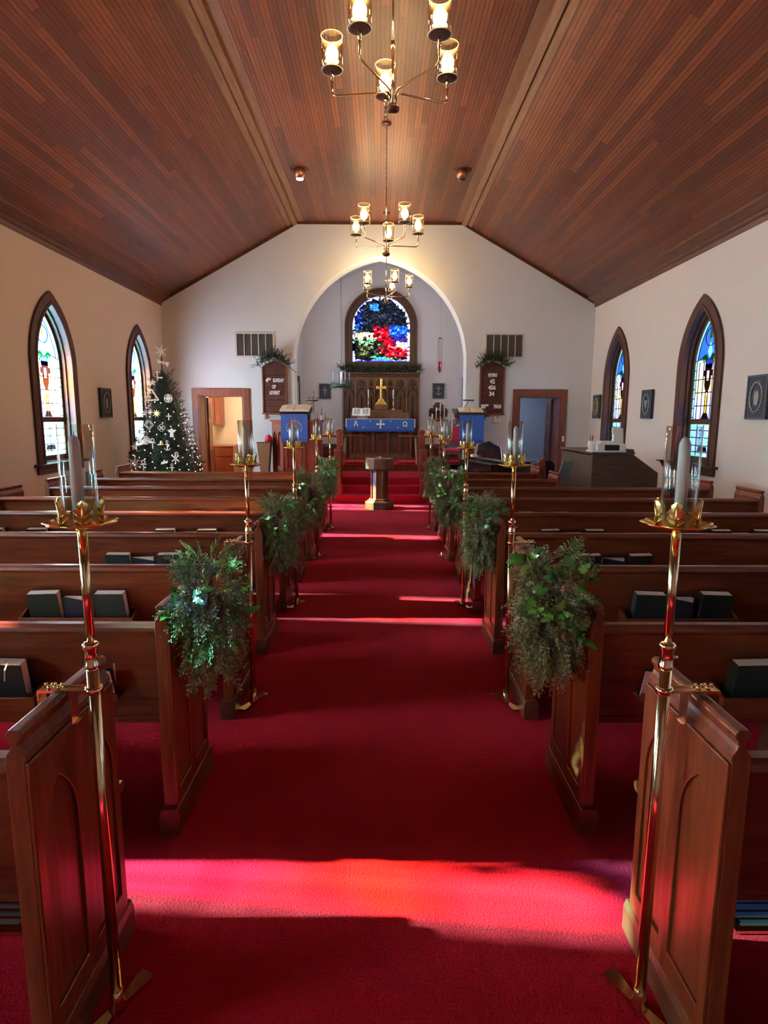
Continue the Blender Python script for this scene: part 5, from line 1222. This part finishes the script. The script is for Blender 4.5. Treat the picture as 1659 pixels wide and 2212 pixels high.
# --- lectern
def lectern():
    X, Y = 1.80, 12.35
    r = thing('lectern', 'dark wooden lectern right of the chancel steps', 'lectern', (X, Y, PZ))
    m = MB(); m.prism([(-.20, .0), (.20, .0), (.20, .04), (.12, .10), (-.12, .10), (-.20, .04)], -.18, .18, 'XZ'); m.build('base', 'dark_wood', r, bevel=.005)
    m = MB(); m.box(-.09, .09, -.09, .09, .10, 1.10); m.box(-.12, .12, -.12, .12, .62, .67); m.build('column', 'red_wood', r, bevel=.006)
    m = MB(); m.prism([(-.31, 1.28), (-.24, 1.06), (.24, 1.06), (.31, 1.28)], -.20, .20, 'XZ'); m.prism([(-.28, 1.20), (.26, 1.34), (.26, 1.37), (-.28, 1.23)], -.34, .34, 'YZ'); m.build('book_rest', 'dark_wood', r, bevel=.005)
    f = thing('lectern_fall', 'plain dark blue cloth hanging over the lectern front', 'antependium', (X, Y, PZ))
    m = MB(); m.box(-.25, .24, -.30, -.294, .70, 1.235); m.build('cloth', 'blue', f); m = MB(); m.box(-.25, .24, -.304, -.296, .68, .76); m.build('fringe', 'deep_blue_fringe', f)
    T = Matrix.Rotation(math.radians(14), 4, 'X')
    b = thing('open_book', 'open book with pinkish pages lying on the lectern', 'book', (X, Y - .05, PZ + 1.325)); m = MB()
    for s in (-1, 1): m.prism([(0, .0), (s * .24, .0), (s * .24, .02), (s * .13, .035), (s * .03, .03), (0, .01)], -.16, .15, 'XZ', T=T)
    m.build('pages', 'page', b); m = MB(); m.box(-.26, .26, -.17, .16, -.010, 0, T=T); m.build('cover', 'black', b)
    l = thing('reading_lamp', 'thin gooseneck lamp bar above the lectern', 'lamp', (X - .04, Y + .12, PZ + 1.36))
    m = MB(); m.tube([(-.12, 0, -.02), (-.07, 0, .03), (.01, 0, .12), (.03, 0, .17)], .006, 6); m.build('gooseneck', 'bronze', l); m = MB(); m.tube([(-.09, 0, .175), (.13, 0, .17)], .013, 8); m.build('lamp_bar', 'bronze', l)
lectern()
# --- tapered box with a magenta thing on it
r = thing('tapered_pedestal', 'tan tapered wooden pedestal left of the pulpit', 'pedestal', (-2.33, 12.28, .0))
m = MB(); a, b, c, d = .082, .135, .515, 1.12
vs = [(-a, -a, c), (a, -a, c), (a, a, c), (-a, a, c), (-b, -b, d), (b, -b, d), (b, b, d), (-b, b, d)]
m.add(vs, [(0, 1, 2, 3), (4, 5, 6, 7), (0, 1, 5, 4), (1, 2, 6, 5), (2, 3, 7, 6), (3, 0, 4, 7)]); m.build('body', 'tan', r, bevel=.004)
m = MB(); m.box(-.145, .145, -.145, .145, 1.115, 1.13); m.build('rim', 'plinth', r, bevel=.003)
m = MB(); m.box(-.11, .11, -.10, .10, PZ, .52); m.build('foot', 'font_wood', r)
m = MB(); m.lathe([(.0001, .145), (.03, .138), (.06, .10), (.072, .04), (.070, 0), (.0001, 0)], (0, 0, 0), 20, rmod=lambda a, rr, zz: 1 + .05 * math.sin(6 * a)); tag(m.build('magenta_cover', 'pink', None, loc=(-2.25, 12.28, 1.131)), 'rounded magenta cloth dome on the tan pedestal', 'cloth')
# --- notice boards
def board(x, label, rows, name):
    r = thing(name, label, 'notice board', (x, YF, 1.70), 0, 'pair of slatted letter boards')
    m = MB(); W = .255
    m.prism([(-W, 0), (W, 0), (W, .93), (.16, 1.0), (0, 1.06), (-.16, 1.0), (-W, .93)], -.035, 0, 'XZ'); m.build('back_panel', 'window_wood', r, bevel=.003)
    m = MB(); m.box(-W, -W + .03, -.05, -.03, 0, .93); m.box(W - .03, W, -.05, -.03, 0, .93); m.box(-W - .015, W + .015, -.06, 0, -.02, .015); m.build('frame', 'door_wood', r, bevel=.003)
    m = MB()
    for k in range(7): m.prism([(-.047, .015 + k * .125), (-.035, .015 + k * .125), (-.035, .03 + k * .125)], -W + .03, W - .03, 'YZ'); m.box(-W + .03, W - .03, -.040, -.035, .015 + k * .125, .027 + k * .125)
    m.build('slats', 'dark_wood', r)
    for s_, xx, z, sz, sq in rows:
        m = MB(); add_text(m, s_, xx, -.050, z, sz, depth=.004, bold=.0055, squeeze=sq); m.build('letters', 'letter', r)
board(-2.165, 'dark notice board reading 4th Sunday of Advent', [('4', -.155, .66, .115, .9), ('TH', -.105, .685, .05, .8), ('SUNDAY', .08, .66, .10, .56), ('OF', -.015, .53, .10, .62), ('ADVENT', -.005, .41, .105, .52)], 'notice_board')
board(2.285, 'dark hymn board listing hymns 42, 456, 34 and the 80th psalm', [('HYMNS', .0, .78, .10, .55), ('42', .0, .655, .115, .9), ('456', -.005, .53, .115, .9), ('34', -.005, .405, .115, .9), ('80', -.17, .15, .11, .85), ('TH', -.095, .175, .05, .8), ('PSALM', .12, .15, .10, .52)], 'hymn_board')
# --- vents on the arch wall
for x, lab in ((-2.552, 'grey return air grille on the wall above the left notice board'), (2.516, 'grey return air grille on the wall above the hymn board')):
    r = thing('air_vent', lab, 'vent', (x, YF, 3.07), 0, 'pair of wall vents')
    W, Hh = .395, .245
    m = MB(); m.prism([(-W, -Hh), (W, -Hh), (W, Hh), (-W, Hh)], -.02, 0, 'XZ', holes=[[(-W + .03, -Hh + .03), (W - .03, -Hh + .03), (W - .03, Hh - .03), (-W + .03, Hh - .03)]]); m.build('frame', 'cream', r, bevel=.002)
    m = MB()
    for k in range(1, 5): xx = -W + .03 + (2 * W - .06) * k / 5; m.box(xx - .008, xx + .008, -.016, 0, -Hh + .03, Hh - .03)
    m.build('bars', 'cream', r)
    m = MB()
    for k in range(30): zz = -Hh + .034 + k * (2 * Hh - .07) / 29; m.prism([(-.010, zz), (-.002, zz + .009), (-.002, zz + .011), (-.010, zz + .003)], -W + .03, W - .03, 'YZ')
    m.box(-W + .03, W - .03, -.002, 0, -Hh + .03, Hh - .03); m.build('louvres', 'grille', r)
# small wall fittings
r = thing('wall_speaker', 'round cream wall fitting at the lower corner of the left notice board', 'speaker', (-2.385, YF, 1.645)); m = MB(); m.lathe([(.0001, .06), (.03, .055), (.062, .03), (.068, 0), (.0001, 0)], (0, 0, 0), 24, T=Matrix.Rotation(PI / 2, 4, 'X')); m.build('dome', 'cream', r)
m = MB(); m.box(-2.31, -1.95, YF - .03, YF, 1.635, 1.675); tag(m.build('cable_duct', 'cream', bevel=.004), 'cream cable duct under the left notice board', 'cable duct')
r = thing('thermostat', 'white thermostat on the wall below the hymn board', 'thermostat', (2.42, YF, 1.59)); m = MB(); m.box(-.08, .08, -.035, 0, -.065, .065); m.build('case', 'white', r, bevel=.008); m = MB(); m.box(-.025, .025, -.038, -.034, .035, .05); m.build('display', 'black', r)

# --- piano
def piano():
    r = thing('grand_piano', 'black baby grand piano in front of the right doorway', 'piano', (1.30, 10.85, 0), math.radians(-90 + 14))
    # local: x along the keyboard, y away from the player
    W = 1.36; D = 1.45
    body = [(0, .12), (W, .12), (W, .55), (W - .08, .85), (W - .35, 1.05), (W - .55, 1.30), (W - .80, D), (.30, D), (.08, D - .12), (0, D - .35)]
    m = MB(); m.prism(body, .60, .90, 'XY'); m.build('case', 'piano', r, bevel=.01)
    m = MB(); m.prism([(x * 1.01 - .007, y * 1.0 + .22 if y < .2 else y * 1.005) for x, y in body], .905, .93, 'XY'); m.build('lid', 'piano', r, bevel=.006)
    m = MB(); m.box(0, W, -.10, .14, .60, .685); m.box(0, .07, -.10, .14, .685, .80); m.box(W - .07, W, -.10, .14, .685, .80); m.build('key_bed', 'piano', r, bevel=.006)
    m = MB(); m.box(.075, W - .075, -.09, .05, .687, .715)
    m.build('white_keys', 'white', r)
    m = MB()
    for k in range(36):
        if k % 7 in (2, 6): continue
        x = .09 + (W - .2) * k / 35; m.box(x + .012, x + .024, -.03, .05, .715, .727)
    m.build('black_keys', 'black', r)
    m = MB(); m.prism([(.15, .93), (W - .15, .93), (W - .22, 1.14), (W - .40, 1.17), (W * .5, 1.22), (.40, 1.17), (.22, 1.14)], .40, .425, 'XZ', T=Matrix.Translation((0, -.02, .02)) @ Matrix.Rotation(-.0, 4, 'X')); m.build('music_desk', 'piano', r, bevel=.005)
    for x, y in ((.12, .18), (W - .12, .18), (.45, D - .2)): m = MB(); m.lathe([(.0001, 0), (.03, 0), (.035, .05), (.03, .10), (.05, .35), (.06, .60), (.0001, .60)], (x, y, 0), 14); m.build('leg', 'piano', r)
    k = thing('equipment_case', 'black covered case standing between the piano and the organ', 'case', (2.52, 9.36, 0), .05); m = MB(); m.prism([(-.13, .0), (.15, .0), (.15, .92), (.10, .98), (-.06, .99), (-.13, .92)], -.12, .12, 'XZ'); m.build('body', 'piano', k, bevel=.03)
    s = MB(); s.box(-.10, .10, -.13, .13, 0, .035); tag(s.build('hymn_stack', 'page', None, loc=(1.73, 10.87, .936)), 'thick closed music book lying on the far end of the piano', 'book')
piano()
# --- organ console seen from its side
def organ():
    r = thing('organ_console', 'brown wooden organ console with sloping side against the right wall', 'organ', (2.72, 7.78, 0))
    prof = [(0, 0.08), (.80, 0.08), (.80, .62), (.86, .64), (.86, .93), (.52, 1.17), (0, 1.17)]
    m = MB(); m.prism(prof, 0, .04, 'XZ'); m.build('side_panel', 'organ_wood', r, bevel=.004)
    m = MB(); m.prism(prof, 1.30, 1.34, 'XZ'); m.build('side_panel', 'organ_wood', r, bevel=.004)
    m = MB(); m.box(0, .04, .04, 1.30, .08, 1.15); m.box(.04, .50, .04, 1.30, .55, 1.15); m.prism([(.50, .80), (.50, 1.15), (.82, .92), (.82, .80)], .04, 1.30, 'XZ'); m.build('case', 'organ_wood', r, bevel=.004)
    m = MB(); m.box(-.02, .54, -.02, 1.36, 1.17, 1.195); m.build('top_board', 'dark_wood', r, bevel=.004)
    m = MB(); m.box(.02, .84, .0, 1.34, 0, .08); m.build('plinth', 'dark_wood', r)
    m = MB()
    for k in range(3): m.box(.55 + k * .08, .80 + 0 * k, .12, 1.22, .66 + .06 * (2 - k), .68 + .06 * (2 - k))
    m.build('manuals', 'white_page', r)
    bn = thing('organ_bench', 'low pale bench on the wall side of the organ', 'bench', (3.95, 8.1, 0))
    m = MB(); m.box(-.16, .30, 0, .9, .60, .66); m.build('seat', 'cream', bn, bevel=.006)
    for y in (.03, .87): m = MB(); m.box(-.13, .27, y - .02, y + .02, 0, .60); m.build('leg', 'cream', bn)
    z = 1.195; X0 = 2.72; Y0 = 7.78
    p = MB(); p.lathe([(.0001, 0), (.04, 0), (.042, .12), (.038, .12), (.036, .01), (.0001, .01)], (0, 0, 0), 16); c = thing('pen_cup', 'white cup with pens on the organ top', 'cup', (X0 + .02, Y0 + .13, z + .02)); p.build('cup', 'white', c)
    for dx, dy, mt in ((-.02, 0, 'bronze'), (.015, .01, 'bronze'), (.02, -.01, 'ruby')): q = MB(); q.tube([(0, 0, .02), (dx, dy, .19)], .004, 5); q.build('pen', mt, c)
    q = MB(); q.box(0, .44, .02, .26, 0, .02); tag(q.build('loose_papers', 'white_page', None, loc=(X0 + .0, Y0, z)), 'white papers lying flat under the book rack on the organ', 'paper')
    k = thing('desk_rack', 'small white plastic shelf on the organ top', 'desk organiser', (X0 + .07, Y0 + .02, z + .02))
    q = MB(); q.box(0, .36, 0, .22, .075, .085); q.box(0, .09, 0, .22, 0, .075); q.box(.27, .36, 0, .22, 0, .075); q.build('rack', 'white', k, bevel=.004)
    q = MB(); q.box(0, .18, -.01, .2, 0, .07); tag(q.build('black_book', 'black', None, loc=(X0 + .165, Y0 + .02, z + .021), bevel=.003), 'thick black book inside the white rack on the organ', 'book')
    q = MB(); q.box(0, .25, 0, .2, 0, .02); q.box(.03, .27, .02, .19, .02, .033); tag(q.build('sheet_stack', 'white_page', None, loc=(X0 + .09, Y0 + .03, z + .106)), 'sheets of paper on top of the white rack', 'paper')
    q = MB(); q.prism([(0, 0), (.13, -.005), (.12, .15), (.115, .20), (-.015, .21), (-.02, .16), (.005, .10)], 0, .03, 'XZ'); tag(q.build('standing_sheets', 'white_page', None, loc=(X0 + .28, Y0 + .06, z + .106)), 'white crumpled sheets standing upright on the organ', 'paper')
    q = MB(); q.box(0, .10, 0, .24, 0, .035); tag(q.build('closed_book', 'bronze', None, loc=(X0 + .44, Y0 + .02, z), bevel=.003), 'dark closed book at the sloping edge of the organ top', 'book')
    # slate blue upholstered seat back turned sideways, with wooden side
    c = thing('choir_chair', 'wooden chair with slate blue back panel between the short pews and the organ', 'chair', (2.49, 8.40, 0), .15)
    q = MB(); q.prism([(-.13, .50), (.03, .50), (.20, 1.03), (.04, 1.03)], -.01, .01, 'XZ'); q.build('back_panel', 'slate', c, bevel=.003)
    q = MB(); q.box(-.12, .06, .03, .38, .42, .46); q.build('seat', 'red_wood', c, bevel=.004)
    q = MB(); q.prism([(-.16, .0), (-.04, .0), (-.02, .70), (-.06, 1.07), (-.16, 1.0)], .36, .40, 'XZ'); q.build('side_board', 'red_wood', c, bevel=.004)
    for x in (-.10, .03): q = MB(); q.box(x - .02, x + .02, .05, .09, 0, .42); q.build('leg', 'red_wood', c)
organ()
# --- small dark bracket shelf on the right wall, beside the near window
m = MB(); m.box(XR - .10, XR, 9.20, 9.32, .985, 1.0); m.prism([(XR - .07, .985), (XR, .985), (XR, .87)], 9.25, 9.27, 'XZ'); tag(m.build('wall_bracket', 'window_wood'), 'tiny dark bracket on the right wall beside the near window', 'bracket')
# --- kitchen seen through the left door
r = thing('wall_cupboard', 'cherry wall cupboard seen through the left doorway', 'cupboard', (-4.04, 15.05, 1.42))
m = MB(); m.box(-.16, .14, 0, .34, 0, .95); m.build('carcass', 'red_wood', r, bevel=.004)
for a, b in ((-.155, -.015), (-.005, .135)):
    m = MB(); m.box(a, b, -.022, 0, .01, .94); m.box(a + .03, b - .03, -.03, -.02, .06, .89); m.build('door', 'red_wood', r, bevel=.004)
r = thing('base_cabinet', 'cherry base cabinet with counter seen through the left doorway', 'cabinet', (-3.90, 14.38, 0))
m = MB(); m.box(-.45, .42, 0, .9, 0, .92); m.build('carcass', 'red_wood', r, bevel=.004)
m = MB(); m.box(-.47, .44, -.02, .92, .92, .95); m.build('worktop', 'red_wood', r, bevel=.004)
for a, b in ((-.43, -.02), (.0, .40)): m = MB(); m.box(a, b, -.018, 0, .08, .66); m.build('door', 'red_wood', r, bevel=.004); m = MB(); m.box(a, b, -.018, 0, .70, .88); m.build('drawer', 'red_wood', r, bevel=.004)
m = MB(); m.box(XL + .0, XL + .02, 13.4, 14.2, .9, 2.2); struct(m.build('window_12', emis('kitchen_daylight', (1, .78, .42), 2.2)))
m = MB(); m.box(-4.40, -4.24, 15.36, 15.39, 1.1, 2.45); struct(m.build('window_13', emis('kitchen_daylight_pane', (1, .80, .45), 1.6)))
# --- vestry clutter seen through the right door
r = thing('side_table', 'low dark table seen through the right doorway', 'table', (3.2, 14.7, 0)); m = MB(); m.box(-.5, .3, -.2, .3, .70, .74); m.build('tabletop', 'dark_wood', r)
for x in (-.45, .25):
    for y in (-.15, .25): m = MB(); m.box(x - .02, x + .02, y - .02, y + .02, 0, .70); m.build('leg', 'dark_wood', r)
m = MB(); m.box(-.2, .14, 0, .2, 0, .25); tag(m.build('storage_box', 'bronze', None, loc=(3.0, 14.6, .74)), 'dark box on the table in the right back room', 'box')
# --- floor registers between the nearest pews
for s in (-1, 1):
    sd = 'left' if s < 0 else 'right'
    r = thing('floor_register', 'brass framed floor grille under the nearest %s pew' % sd, 'floor grille', (s * 1.34, 1.86, 0), 0, 'floor heating grilles')
    m = MB(); m.prism([(-.20, -.16), (.20, -.16), (.20, .16), (-.20, .16)], 0, .012, 'XY', holes=[[(-.18, -.14), (.18, -.14), (.18, .14), (-.18, .14)]]); m.build('frame', 'brass', r)
    m = MB(); m.box(-.18, .18, -.14, .14, 0, .002, 1)
    for k in range(9): y = -.13 + k * .0325; m.box(-.18, .18, y - .005, y + .005, .002, .008, 0)
    m.build('grille_bars', ['brass' if s < 0 else 'bronze', 'black'], r)
